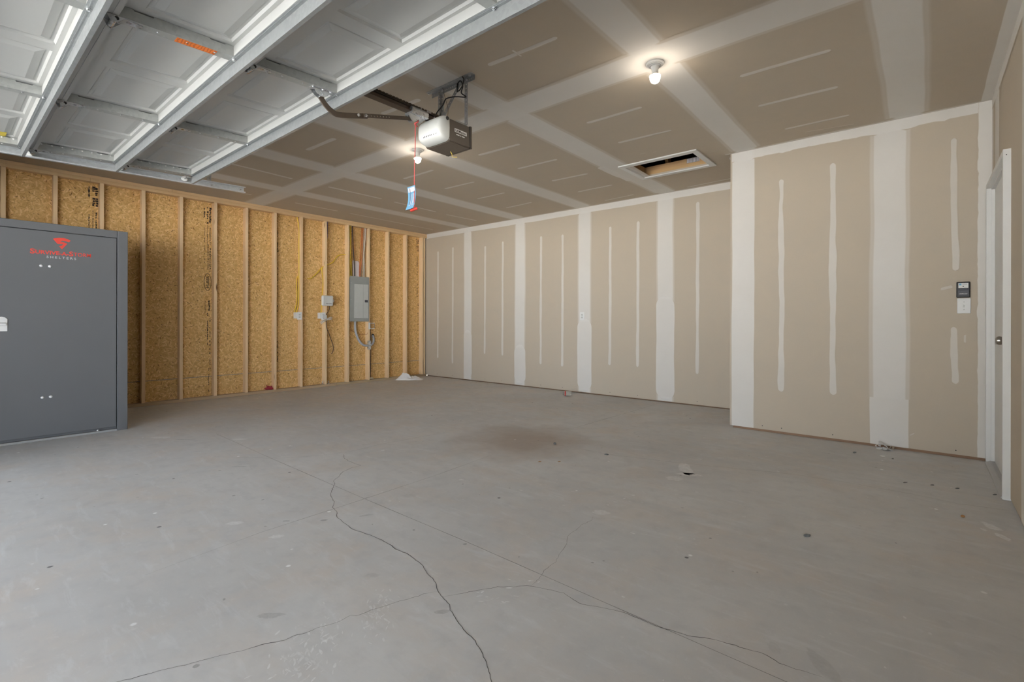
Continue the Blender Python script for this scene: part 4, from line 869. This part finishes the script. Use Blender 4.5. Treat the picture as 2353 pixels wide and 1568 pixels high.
# ------------------------------------------------------------------ bare bulb lampholders
def lamp(x, y, label):
    t = thing('ceiling_lamp', (x, y, H - 0.14), label, 'ceiling lamp', 'bare bulb ceiling lamps')
    make('lampholder', MB().lathe([(0.058, 0), (0.0575, 0.008), (0.052, 0.013), (0.047, 0.013), (0.046, 0.017), (0.038, 0.018), (0.037, 0.022), (0.027, 0.024), (0.0235, 0.034), (0.0205, 0.050), (0.021, 0.056), (0.0175, 0.058), (0.0, 0.058)], (x, y, H - 0.0012), (0, 0, -1), 32), 'white_plastic', t, smooth=35)
    make('bulb_neck', MB().lathe([(0.0165, 0), (0.0165, 0.004), (0.021, 0.012), (0.0325, 0.024), (0.0340, 0.026), (0, 0.026)], (x, y, H - 0.058), (0, 0, -1), 28), 'white_plastic', t, smooth=50)  # neck widened to an opaque collar, shaped to keep bulb light off the ceiling
    make('bulb', MB().lathe([(0.0, 0), (0.0340, 0.0), (0.0338, 0.007), (0.0325, 0.017), (0.0295, 0.028), (0.0245, 0.037), (0.017, 0.044), (0.008, 0.0475), (0, 0.0485)], (x, y, H - 0.0842), (0, 0, -1), 28), 'bulb_glow', t, smooth=60)
lamp(6.016, -3.148, 'lit bare bulb in white lampholder nearest the house door')
lamp(3.560, -3.110, 'lit bare bulb in white lampholder just below the opener motor')

# ------------------------------------------------------------------ attic hatch
ah = thing('attic_hatch', ((HX0 + HX1) / 2, (HY0 + HY1) / 2, H), 'open attic hatch with white trim and pine framing in the ceiling', 'attic hatch')
ox0, ox1, oy0, oy1 = 4.822, 5.665, -1.393, -0.775; th = 0.014
for pts in (((ox0, oy0), (ox1, oy0), (HX1, HY0), (HX0, HY0)), ((ox1, oy0), (ox1, oy1), (HX1, HY1), (HX1, HY0)), ((ox1, oy1), (ox0, oy1), (HX0, HY1), (HX1, HY1)), ((ox0, oy1), (ox0, oy0), (HX0, HY0), (HX0, HY1))):
    make('trim_board', MB().prism([(a, b, H - th) for a, b in pts], (0, 0, th - 0.0005)), 'white_paint', ah, bevel=0.002)
for a in ((HX0 - 0.038, HX1 + 0.038, HY0 - 0.038, HY0 - 0.0005), (HX0 - 0.038, HX1 + 0.038, HY1 + 0.0005, HY1 + 0.038), (HX0 - 0.038, HX0 - 0.0005, HY0, HY1), (HX1 + 0.0005, HX1 + 0.038, HY0, HY1)):
    make('framing_board', MB().box(*a, H + 0.0165, H + 0.056), 'attic_wood', ah)
    make('framing_board', MB().box(a[0], a[1], a[2] + (0.012 if a[2] > -1.0 else 0), a[3] + (0.012 if a[2] > -1.0 else 0), H + 0.0585, H + 0.112), 'attic_wood', ah)
make('board_stamp', MB().box(5.36, 5.50, HY1 + 0.0116, HY1 + 0.0121, H + 0.060, H + 0.111), 'stamp_grey', ah)
lines = MB()
for i in range(9): lines.box(5.364 + i * 0.0155, 5.372 + i * 0.0155, HY1 + 0.011, HY1 + 0.0117, H + 0.063, H + 0.108)
make('stamp_lines', lines, 'paper', ah, kind='stuff')
for x in (5.05, 5.46): make('truss_web', MB().prism([(x, HY1 + 0.2, H + 0.1), (x, HY1 + 0.29, H + 0.1), (x + 0.12, HY1 - 0.6, H + 1.3), (x + 0.12, HY1 - 0.69, H + 1.3)], (0.038, 0, 0)), 'attic_wood', ah)

# ------------------------------------------------------------------ house door
door = make('door_1', MB().box(W + 0.012, W + 0.055, -2.028, -1.078, 0.022, 2.055), 'white_paint', kind='structure', bevel=0.002, label='white flush house door in the right wall')
JX = W - 0.035
make('jamb', MB().box(JX, W + 0.12, DY0, DY0 + 0.030, 0.0, DZ), 'white_paint', door, bevel=0.0015)
make('jamb', MB().box(JX, W + 0.12, DY1 - 0.030, DY1, 0.0, DZ), 'white_paint', door, bevel=0.0015)
make('head_jamb', MB().box(JX, W + 0.12, DY0 + 0.030, DY1 - 0.030, DZ - 0.031, DZ), 'white_paint', door, bevel=0.0015)
make('door_stop', MB().box(W - 0.008, W + 0.011, DY0 + 0.030, DY0 + 0.041, 0.022, DZ - 0.031).box(W - 0.008, W + 0.011, DY1 - 0.041, DY1 - 0.030, 0.022, DZ - 0.031).box(W - 0.008, W + 0.011, DY0 + 0.041, DY1 - 0.041, DZ - 0.042, DZ - 0.031), 'white_paint', door)
thr = MB().prism([(JX - 0.004, DY0 + 0.03, 0.0), (W + 0.12, DY0 + 0.03, 0.0), (W + 0.12, DY0 + 0.03, 0.020), (W - 0.012, DY0 + 0.03, 0.020), (JX - 0.004, DY0 + 0.03, 0.007)], (0, DY1 - DY0 - 0.06, 0))
for i in range(5): thr.box(JX + 0.006 + i * 0.005, JX + 0.0085 + i * 0.005, DY0 + 0.031, DY1 - 0.031, 0.008 + i * 0.0022, 0.0125 + i * 0.0026)
make('threshold', thr, 'threshold_metal', door)
make('door_knob', MB().lathe([(0.026, 0), (0.026, 0.006), (0.011, 0.009), (0.010, 0.028), (0.018, 0.034), (0.0255, 0.044), (0.027, 0.054), (0.023, 0.064), (0.012, 0.069), (0, 0.070)], (W + 0.012, -1.958, 0.945), (-1, 0, 0), 24), 'brushed_nickel', door, smooth=40, label='brushed nickel round knob')
make('nail_hole', MB().lathe([(0.003, 0), (0.003, 0.001)], (W - 0.02, DY0 - 0.0009, 2.055), (0, 1, 0), 8), 'screw_dark', door)

# ------------------------------------------------------------------ wall control, light switch, outlet
wc = thing('wall_control', (7.59, BY, 1.31), 'black garage door wall control button panel above the white switch', 'wall control')
wb = make('body', MB().box(7.551, 7.630, BY - 0.020, BY - 0.0015, 1.248, 1.371), 'black_plastic', wc, bevel=0.006)
make('face', MB().box(7.560, 7.622, BY - 0.0225, BY - 0.0195, 1.268, 1.318), 'dark_grey_plastic', wc, bevel=0.002)
make('push_button', MB().box(7.563, 7.617, BY - 0.026, BY - 0.0195, 1.305, 1.320), 'dark_grey_plastic', wc, bevel=0.003)
sl = make('label_sticker', MB().box(7.562, 7.619, BY - 0.0208, BY - 0.0199, 1.323, 1.360), 'white_plastic', wc)
make('label_mark', MB().box(7.566, 7.580, BY - 0.0213, BY - 0.0207, 1.343, 1.357), 'tag_blue', sl)
make('label_mark', MB().lathe([(0.0045, 0), (0.0045, 0.0005)], (7.590, BY - 0.0213, 1.335), (0, 1, 0), 12), 'screw_dark', sl)
lm2 = MB()
for i in range(3): lm2.box(7.584, 7.612, BY - 0.0212, BY - 0.0207, 1.3455 + i * 0.004, 1.3468 + i * 0.004)
make('label_mark', lm2, 'stamp_grey', sl)
make('lettering', text_fit(MB(), 'LiftMaster', (7.567, BY - 0.0228, 1.274), (1, 0, 0), (0, 0, 1), 0.047, 0.0075, 0.02), 'white_plastic', wc)
sw = thing('light_switch', (7.594, BY, 1.124), 'white toggle light switch plate below the black control', 'light switch')
make('plate', MB().box(7.556, 7.634, BY - 0.0075, BY - 0.0012, 1.125, 1.243), 'white_plastic', sw, bevel=0.003)
make('toggle_frame', MB().box(7.5895, 7.6005, BY - 0.0086, BY - 0.007, 1.172, 1.197), 'lens_plastic', sw)
make('toggle', MB().prism([(7.591, BY - 0.008, 1.18), (7.591, BY - 0.008, 1.19), (7.591, BY - 0.017, 1.197), (7.591, BY - 0.018, 1.190)], (0.008, 0, 0)), 'white_plastic', sw)
make('screws', MB().lathe([(0.003, 0), (0.003, 0.001)], (7.595, BY - 0.0085, 1.214), (0, 1, 0), 8).lathe([(0.003, 0), (0.003, 0.001)], (7.595, BY - 0.0085, 1.154), (0, 1, 0), 8), 'stamp_grey', sw, kind='stuff')
def duplex(par, c, u, nrm):
    """receptacle face: two sockets with slots"""
    c, u, nrm = map(Vector, (c, u, nrm)); up = Vector((0, 0, 1)); s = MB(); k = MB()
    for dz in (-0.019, 0.019):
        s.obox(c + up * dz + nrm * 0.0005, u * 0.0165, up * 0.0145, nrm * 0.0010)
        for a, b in ((-0.006, 0.003), (0.006, 0.003)): k.obox(c + up * (dz + b) + u * a + nrm * 0.0017, u * 0.0012, up * 0.0045, nrm * 0.0003)
        k.obox(c + up * (dz - 0.008) + nrm * 0.0017, u * 0.0022, up * 0.0022, nrm * 0.0003)
    make('socket_face', s, 'lens_plastic', par); make('socket_slots', k, 'screw_dark', par, kind='stuff')
ot = thing('wall_outlet', (3.51, 0, 1.07), 'white outlet plate set in the drywall back wall', 'outlet')
make('plate', MB().box(3.475, 3.547, -0.0085, -0.0025, 1.078, 1.195), 'white_plastic', ot, bevel=0.003); duplex(ot, (3.511, -0.0085, 1.137), (1, 0, 0), (0, -1, 0))

# ------------------------------------------------------------------ electrics on the stud wall
def boxed_outlet(yc, label):
    t = thing('outlet_box', (0.0, yc, 1.08), label, 'outlet', 'outlet boxes on the studs')
    make('box', MB().box(-0.055, 0.013, yc - 0.055, yc + 0.006, 1.095, 1.190), 'white_plastic', t, bevel=0.003)
    make('plate', MB().box(0.013, 0.019, yc - 0.03, yc + 0.043, 1.077, 1.195), 'white_plastic', t, bevel=0.003); duplex(t, (0.019, yc + 0.006, 1.136), (0, 1, 0), (1, 0, 0)); return t
boxed_outlet(-2.540, 'white outlet box with bare cover plate on the stud')
ob2 = boxed_outlet(-2.150, 'white outlet box with plugged in transformer below the sprinkler timer')
make('transformer', MB().box(0.022, 0.060, -2.155, -2.105, 1.085, 1.150), 'lens_plastic', ob2, bevel=0.006)
tm = thing('sprinkler_timer', (0.02, -2.085, 1.30), 'white rounded sprinkler timer box with dark lettering on the stud', 'timer')
make('housing', MB().box(0.003, 0.05, -2.180, -1.986, 1.300, 1.468), 'white_plastic', tm, bevel=0.022, seg=4, smooth=40)
make('door', MB().box(0.05, 0.058, -2.165, -2.0, 1.312, 1.457), 'lens_plastic', tm, bevel=0.007, seg=3)
make('latch', MB().box(0.02, 0.045, -1.990, -1.974, 1.365, 1.405), 'lens_plastic', tm, bevel=0.003)
make('lettering', text_fit(MB(), 'Rain Bird', (0.0585, -2.118, 1.328), (0, 1, 0), (0, 0, 1), 0.098, 0.017, 0.02), 'stamp_ink', tm)
def cable(name, pts, r, mat, label, group=None, n=8):
    return make(name, MB().tube(interp(pts, n), r, 7), mat, None, label, 'cable', group, smooth=60)
cable('timer_cord', [(0.03, -2.055, 1.302), (0.03, -2.045, 1.27), (0.025, -2.06, 1.22), (0.02, -2.095, 1.165), (0.03, -2.10, 1.12), (0.014, -2.092, 1.05), (0.014, -2.085, 0.95), (0.01, -2.04, 0.84), (-0.03, -1.975, 0.73), (-0.05, -1.935, 0.64), (-0.05, -1.94, 0.56), (-0.05, -1.965, 0.52)], 0.0055, 'brown_cable', 'dark brown cord dangling below the sprinkler timer')
cable('plug_cord', [(0.05, -2.13, 1.09), (0.05, -2.19, 1.06), (0.045, -2.215, 1.03), (0.05, -2.17, 1.07), (0.055, -2.09, 1.10), (0.05, -2.03, 1.12), (0.05, -2.02, 1.09), (0.055, -2.10, 1.075), (0.05, -2.17, 1.05), (0.05, -2.20, 1.01), (0.05, -2.18, 1.03), (0.055, -2.10, 1.085), (0.05, -2.04, 1.10), (0.045, -2.08, 1.09)], 0.005, 'white_cable', 'white cord coiled in a loose bow at the outlet')
make('grounding_wire', MB().tube(interp([(-0.03, -2.108, 1.30), (-0.02, -2.112, 1.25), (0.005, -2.112, 1.19)], 5), 0.003, 6), 'white_cable', ob2)
YG = 'yellow cables along the studs'
cable('electrical_cable', [(-0.05, -2.545, 2.665), (-0.05, -2.515, 2.5), (-0.045, -2.517, 2.2), (-0.045, -2.515, 1.9), (-0.045, -2.516, 1.6), (-0.045, -2.518, 1.4), (-0.045, -2.525, 1.28), (-0.04, -2.56, 1.19)], 0.0075, 'yellow_cable', 'yellow cable dropping from the plate to the bare outlet box', YG)
cable('electrical_cable', [(-0.06, -2.368, 1.725), (-0.06, -2.30, 1.74), (-0.055, -2.21, 1.83), (-0.05, -2.13, 1.92), (-0.05, -2.05, 1.965), (-0.05, -1.95, 2.02), (-0.05, -1.86, 2.13), (-0.05, -1.78, 2.165), (-0.05, -1.715, 2.17)], 0.0075, 'yellow_cable', 'yellow cable slanting up through the bays towards the breaker panel', YG)
cable('electrical_cable', [(-0.045, -2.135, 1.92), (-0.045, -2.138, 1.86), (-0.045, -2.122, 1.75), (-0.045, -2.122, 1.6), (-0.045, -2.135, 1.45), (-0.04, -2.15, 1.19)], 0.0075, 'yellow_cable', 'yellow cable running down behind the sprinkler timer', YG)
cable('electrical_cable', [(-0.064, -2.525, 1.75), (-0.064, -2.545, 1.66), (-0.064, -2.535, 1.5), (-0.064, -2.54, 1.35), (-0.05, -2.585, 1.191)], 0.007, 'yellow_cable', 'short yellow cable looping into the bare outlet box', YG)
cable('electrical_cable', [(-0.03, -2.053, 2.665), (-0.03, -2.053, 2.55), (-0.035, -2.056, 2.42), (-0.04, -2.066, 2.35)], 0.007, 'purple_cable', 'purple cable stub at the top plate')
BW = 'cables feeding the breaker panel'
for i, (mat, y0, ym, y1, x, lab) in enumerate((('yellow_cable', -1.655, -1.645, -1.640, -0.05, 'leftmost yellow cable entering the top of the breaker panel'), ('yellow_cable', -1.640, -1.632, -1.622, -0.03, 'second yellow cable entering the top of the breaker panel'), ('yellow_cable', -1.625, -1.615, -1.603, -0.055, 'third yellow cable entering the top of the breaker panel'),
        ('black_rubber', -1.600, -1.580, -1.558, -0.03, 'black cable entering the top of the breaker panel'), ('orange_cable', -1.582, -1.562, -1.545, -0.05, 'orange cable beside the black cable above the breaker panel'), ('orange_cable', -1.405, -1.430, -1.452, -0.05, 'left of the two slanting orange cables above the breaker panel'),
        ('orange_cable', -1.390, -1.405, -1.435, -0.035, 'right of the two slanting orange cables above the breaker panel'), ('white_cable', -1.360, -1.385, -1.418, -0.05, 'leftmost white cable entering the breaker panel'), ('white_cable', -1.345, -1.375, -1.392, -0.03, 'second white cable entering the breaker panel'), ('white_cable', -1.335, -1.360, -1.358, -0.045, 'rightmost white cable entering the breaker panel'))):
    cable('electrical_cable', [(x, y0, 2.668), (x, y0 * 0.8 + ym * 0.2, 2.52), (x, ym, 2.25), (x, y1 * 0.8 + ym * 0.2, 2.0), (x, y1, 1.79)], 0.0075, mat, lab, BW)
make('instruction_sheet', MB().prism([(-0.066, -1.565, 1.80), (-0.066, -1.425, 1.80), (-0.066, -1.43, 1.95), (-0.066, -1.445, 2.05), (-0.066, -1.465, 2.085), (-0.066, -1.575, 2.085)], (0.002, 0, 0)), 'paper', None, 'white instruction sheet tucked behind the breaker panel cables', 'paper')
bp = thing('breaker_panel', (0, -1.485, 1.05), 'grey breaker panel with pale hinged door between two studs', 'breaker panel')
make('cabinet', MB().box(-0.086, 0.010, -1.640, -1.330, 1.075, 1.80), 'panel_grey', bp)
make('cover', MB().box(0.010, 0.015, -1.672, -1.300, 1.050, 1.815), 'panel_grey', bp, bevel=0.002)
pd = make('door', MB().box(0.015, 0.024, -1.595, -1.318, 1.105, 1.685), 'panel_door_grey', bp, bevel=0.006)
make('door_crease', MB().box(0.0238, 0.0245, -1.424, -1.420, 1.11, 1.68), 'panel_grey', pd)
make('door_latch', MB().box(0.024, 0.0265, -1.392, -1.332, 1.378, 1.418), 'dark_grey_plastic', pd, bevel=0.001)
sc = MB()
for z in (1.13, 1.42, 1.70): sc.lathe([(0.006, 0), (0.005, 0.002), (0, 0.003)], (0.015, -1.65, z), (1, 0, 0), 10)
make('screws', sc, 'zinc_bright', bp, kind='stuff')
cd = thing('conduit', (-0.03, -1.42, 0.62), 'grey flexible conduit curving from the breaker panel into the sheathing', 'conduit')
make('tube', MB().tube(interp([(-0.03, -1.54, 1.073), (-0.03, -1.545, 0.98), (-0.025, -1.535, 0.87), (-0.01, -1.49, 0.74), (0.005, -1.42, 0.655), (0.018, -1.33, 0.632), (0.018, -1.27, 0.64), (-0.01, -1.20, 0.68), (-0.05, -1.165, 0.76), (-0.088, -1.16, 0.80)], 8), 0.019, 12), 'conduit_grey', cd, smooth=60)
make('hole', MB().lathe([(0.03, 0), (0.03, 0.001)], (SX0, -1.155, 0.805), (1, 0, 0), 16), 'screw_dark', cd)
make('nail_plate', MB().box(0.034, 0.037, -1.325, -1.275, 0.565, 0.72).box(0.0, 0.034, -1.325, -1.322, 0.565, 0.72), 'zinc_bright', cd)
cl = thing('cable_bracket', (0.01, -1.22, 0.91), 'small white cable bracket on the stud below the breaker panel', 'bracket')
make('plate', MB().box(0.0, 0.008, -1.305, -1.270, 0.915, 1.03), 'white_plastic', cl, bevel=0.002)
for z in (0.925, 1.02): make('prong', MB().cyl((0.004, -1.275, z), (0.004, -1.185, z), 0.006, 8), 'white_plastic', cl, smooth=50)
make('prong', MB().cyl((0.004, -1.185, 0.925), (0.004, -1.185, 1.02), 0.0035, 8), 'panel_grey', cl)
cable('ground_wire', [(-0.05, -1.262, 1.40), (-0.04, -1.258, 1.2), (-0.01, -1.262, 1.0), (-0.03, -1.245, 0.85), (-0.03, -1.238, 0.6), (-0.04, -1.232, 0.35), (-0.045, -1.232, 0.05)], 0.006, 'brown_cable', 'thin dark ground wire running down beside the breaker panel stud')
cable('copper_wire', [(-0.065, -1.60, 1.05), (-0.068, -1.60, 0.92), (-0.068, -1.52, 0.86), (-0.065, -1.42, 0.83), (-0.03, -1.335, 0.825), (0.004, -1.328, 0.835), (0.006, -1.328, 0.86)], 0.003, 'copper', 'bare copper wire below the breaker panel')
make('foam_dab', MB().lathe([(0.0, 0), (0.035, 0.004), (0.045, 0.015), (0.03, 0.03), (0, 0.036)], (-0.045, -1.215, 0.038), (0, 0, 1), 9), 'foam', None, 'cream foam dab on the bottom plate under the ground wire', 'foam', smooth=50)

# ------------------------------------------------------------------ odds and ends on the floor
def heightsheet(cx, cy, lx, ly, rot, hmax, sd, nx=34, ny=16, th=0.004):
    vs = []; fs = []; top = []
    for j in range(ny + 1):
        for i in range(nx + 1):
            u, v = i / nx * 2 - 1, j / ny * 2 - 1
            ed = 1 + 0.22 * nz(math.atan2(v, u) * 1.3 + sd, 3.0)
            x = u * lx / 2 * ed; y = v * ly / 2 * ed * (1 - 0.25 * max(0, u))
            r = max(abs(u), abs(v)); fall = max(0.0, 1 - r ** 3)
            h = hmax * fall * (0.35 + 0.65 * max(0, 1 - (u + 0.35) ** 2 * 0.9)) * (0.75 + 0.9 * nz(u * 1.6 + sd, v * 1.8) + 0.5 * abs(nz(u * 4 + v * 3 + sd, v * 2.2 - u, 4)))
            top.append((cx + x * math.cos(rot) - y * math.sin(rot), cy + x * math.sin(rot) + y * math.cos(rot), 0.003 + max(0.002, h)))
    n = len(top); vs = top + [(a, b, max(0.0008, c - th)) for a, b, c in top]; w = nx + 1
    for j in range(ny):
        for i in range(nx):
            a = j * w + i; fs += [(a, a + 1, a + w + 1, a + w), (n + a, n + a + w, n + a + w + 1, n + a + 1)]
    for i in range(nx): fs += [(i, n + i, n + i + 1, i + 1), (ny * w + i, ny * w + i + 1, n + ny * w + i + 1, n + ny * w + i)]
    for j in range(ny): fs += [(j * w, (j + 1) * w, n + (j + 1) * w, n + j * w), (j * w + nx, n + j * w + nx, n + (j + 1) * w + nx, (j + 1) * w + nx)]
    return MB().add(vs, fs)
make('cloth_rag', heightsheet(0.235, -0.60, 0.46, 0.26, 0.71, 0.085, 4.2), 'cloth_white', None, 'crumpled white cloth rag on the floor below the stud wall', 'rag', smooth=70)
bt = thing('plastic_bottle', (3.50, -0.35, 0.0), 'clear plastic bottle with red cap lying near the back wall', 'bottle')
ax = Vector((0.80, 0.60, 0)).normalized(); o0 = Vector((3.44, -0.40, 0.036))
make('bottle_body', MB().lathe([(0.014, 0.0), (0.016, 0.006), (0.026, 0.02), (0.034, 0.04), (0.0335, 0.055), (0.035, 0.07), (0.0335, 0.085), (0.035, 0.10), (0.033, 0.118), (0.024, 0.126), (0.0, 0.122)], o0, ax, 24), 'clear_plastic', bt, smooth=40)
make('cap_ring', MB().lathe([(0.030, 0.026), (0.036, 0.030), (0.0365, 0.038), (0.035, 0.041)], o0, ax, 24), 'handle_red', bt, smooth=40, label='red cap ring')
tp = thing('tape_scrap', (7.115, -1.09, 0.0), 'crumpled scrap of white drywall tape at the foot of the wall', 'tape scrap')
def curl(pts, w, mat, up=(0, 0, 1)):
    P = interp(pts, 6); vs = []; fs = []; n = len(P)
    for i, q in enumerate(P):
        d = (P[min(i + 1, n - 1)] - P[max(i - 1, 0)]).normalized(); s = Vector((0.3 * math.sin(i * 0.4), 1, 0.25 * math.cos(i * 0.3))).normalized()
        nn = d.cross(s).normalized() * 0.0008
        vs += [q - s * w + nn, q + s * w + nn, q + s * w - nn, q - s * w - nn]
    for i in range(n - 1):
        for j in range(4): l = (j + 1) % 4; fs.append((4 * i + j, 4 * i + l, 4 * i + 4 + l, 4 * i + 4 + j))
    make('strip', MB().add(vs, fs), mat, tp, smooth=60)
curl([(7.085, -1.09, 0.028), (7.065, -1.09, 0.038), (7.052, -1.09, 0.025), (7.060, -1.09, 0.008), (7.085, -1.09, 0.007), (7.105, -1.09, 0.02)], 0.020, 'cloth_white')
curl([(7.07, -1.08, 0.055), (7.095, -1.085, 0.045), (7.12, -1.09, 0.03), (7.13, -1.095, 0.012), (7.11, -1.10, 0.008), (7.095, -1.10, 0.02)], 0.022, 'cloth_white')
curl([(7.125, -1.10, 0.010), (7.145, -1.105, 0.022), (7.155, -1.105, 0.040), (7.168, -1.11, 0.035), (7.17, -1.11, 0.012)], 0.020, 'tape_beige')
curl([(7.10, -1.095, 0.008), (7.125, -1.10, 0.012), (7.15, -1.11, 0.006)], 0.024, 'cloth_white')
def pebble(name, x, y, rx, ry, rz, rot, mat, label, group='bits of debris on the slab'):
    bm = bmesh.new(); bmesh.ops.create_icosphere(bm, subdivisions=2, radius=1.0); sd = x * 13 + y * 7; mb = MB(); vs = []
    for v in bm.verts:
        k = 1 + 0.45 * nz(v.co.x * 1.3 + sd, v.co.y * 1.3, v.co.z * 1.3); q = v.co * k; a, b = q.x * rx, q.y * ry
        vs.append((x + a * math.cos(rot) - b * math.sin(rot), y + a * math.sin(rot) + b * math.cos(rot), max(0.0006, rz * 0.7 + q.z * rz)))
    mb.add(vs, [tuple(v.index for v in f.verts) for f in bm.faces]); bm.free()
    make(name, mb, mat, None, label, 'debris', group, smooth=25)
pebble('concrete_chip', 6.916, -3.394, 0.018, 0.010, 0.007, 0.9, 'stone_dark', 'dark grey chip of stone lying on the open slab')
pebble('clay_lump', 7.518, -2.575, 0.009, 0.009, 0.008, 0.4, 'stone_brown', 'small orange brown lump near the house door')
pebble('concrete_chip', 6.932, -1.372, 0.016, 0.008, 0.005, 0.9, 'stone_dark', 'flat dark chip in front of the jog wall')
pebble('concrete_chip', 7.175, -1.40, 0.008, 0.005, 0.004, 0.9, 'stone_dark', 'tiny dark chip near the tape scrap')
pebble('plaster_bit', 7.11, -1.36, 0.018, 0.01, 0.004, 0.5, 'cloth_white', 'flat white plaster bit near the tape scrap')
pebble('concrete_chip', 5.437, -2.731, 0.016, 0.01, 0.006, 0.3, 'stone_dark', 'dark chip on the crack in the middle of the slab')
pebble('plaster_bit', 4.936, -2.728, 0.012, 0.010, 0.012, 0.3, 'stone_dark', 'small grey green lump at the end of the middle crack')
for x, y, lab in ((7.264, -2.051, 'leftmost dark splinter near the door threshold'), (7.40, -2.0, 'second dark splinter near the door threshold'), (7.52, -1.98, 'third dark splinter near the door threshold'), (7.69, -1.98, 'dark splinter right at the door threshold')):
    pebble('wood_splinter', x, y, 0.016, 0.005, 0.003, 0.9, 'stone_dark', lab)
pebble('clay_lump', 5.148, -3.229, 0.012, 0.006, 0.003, 0.9, 'stone_brown', 'left of two tan specks below the brown stain')
pebble('clay_lump', 5.26, -3.134, 0.012, 0.006, 0.003, 0.9, 'stone_brown', 'right of two tan specks below the brown stain')
rn = thing('red_netting', (-0.05, -2.93, 0.038), 'crumpled red plastic netting on the bottom plate between studs', 'netting')
R = random.Random(5)
for k in range(4):
    pts = [(-0.05 + R.uniform(-0.03, 0.03), -2.95 + R.uniform(-0.075, 0.045), 0.046 + R.uniform(0.0, 0.06) * (0.4 + 0.6 * R.random())) for i in range(7)]
    make('strand', MB().tube(interp(pts, 5), 0.007, 6), 'red_net', rn, smooth=60)
for y, lab in ((-2.125, 'left anchor bolt standing on the bottom plate'), (-2.02, 'right anchor bolt standing on the bottom plate')):
    t = thing('anchor_bolt', (-0.045, y, 0.038), lab, 'anchor bolt', 'anchor bolts in the sill')
    make('washer', MB().box(-0.07, -0.02, y - 0.025, y + 0.025, 0.038, 0.042), 'zinc_bright', t)
    make('nut', MB().lathe([(0.012, 0), (0.012, 0.012)], (-0.045, y, 0.042), (0, 0, 1), 6), 'zinc_bright', t); make('rod', MB().cyl((-0.045, y, 0.042), (-0.045, y, 0.085), 0.0065, 10), 'zinc_bright', t, smooth=50)
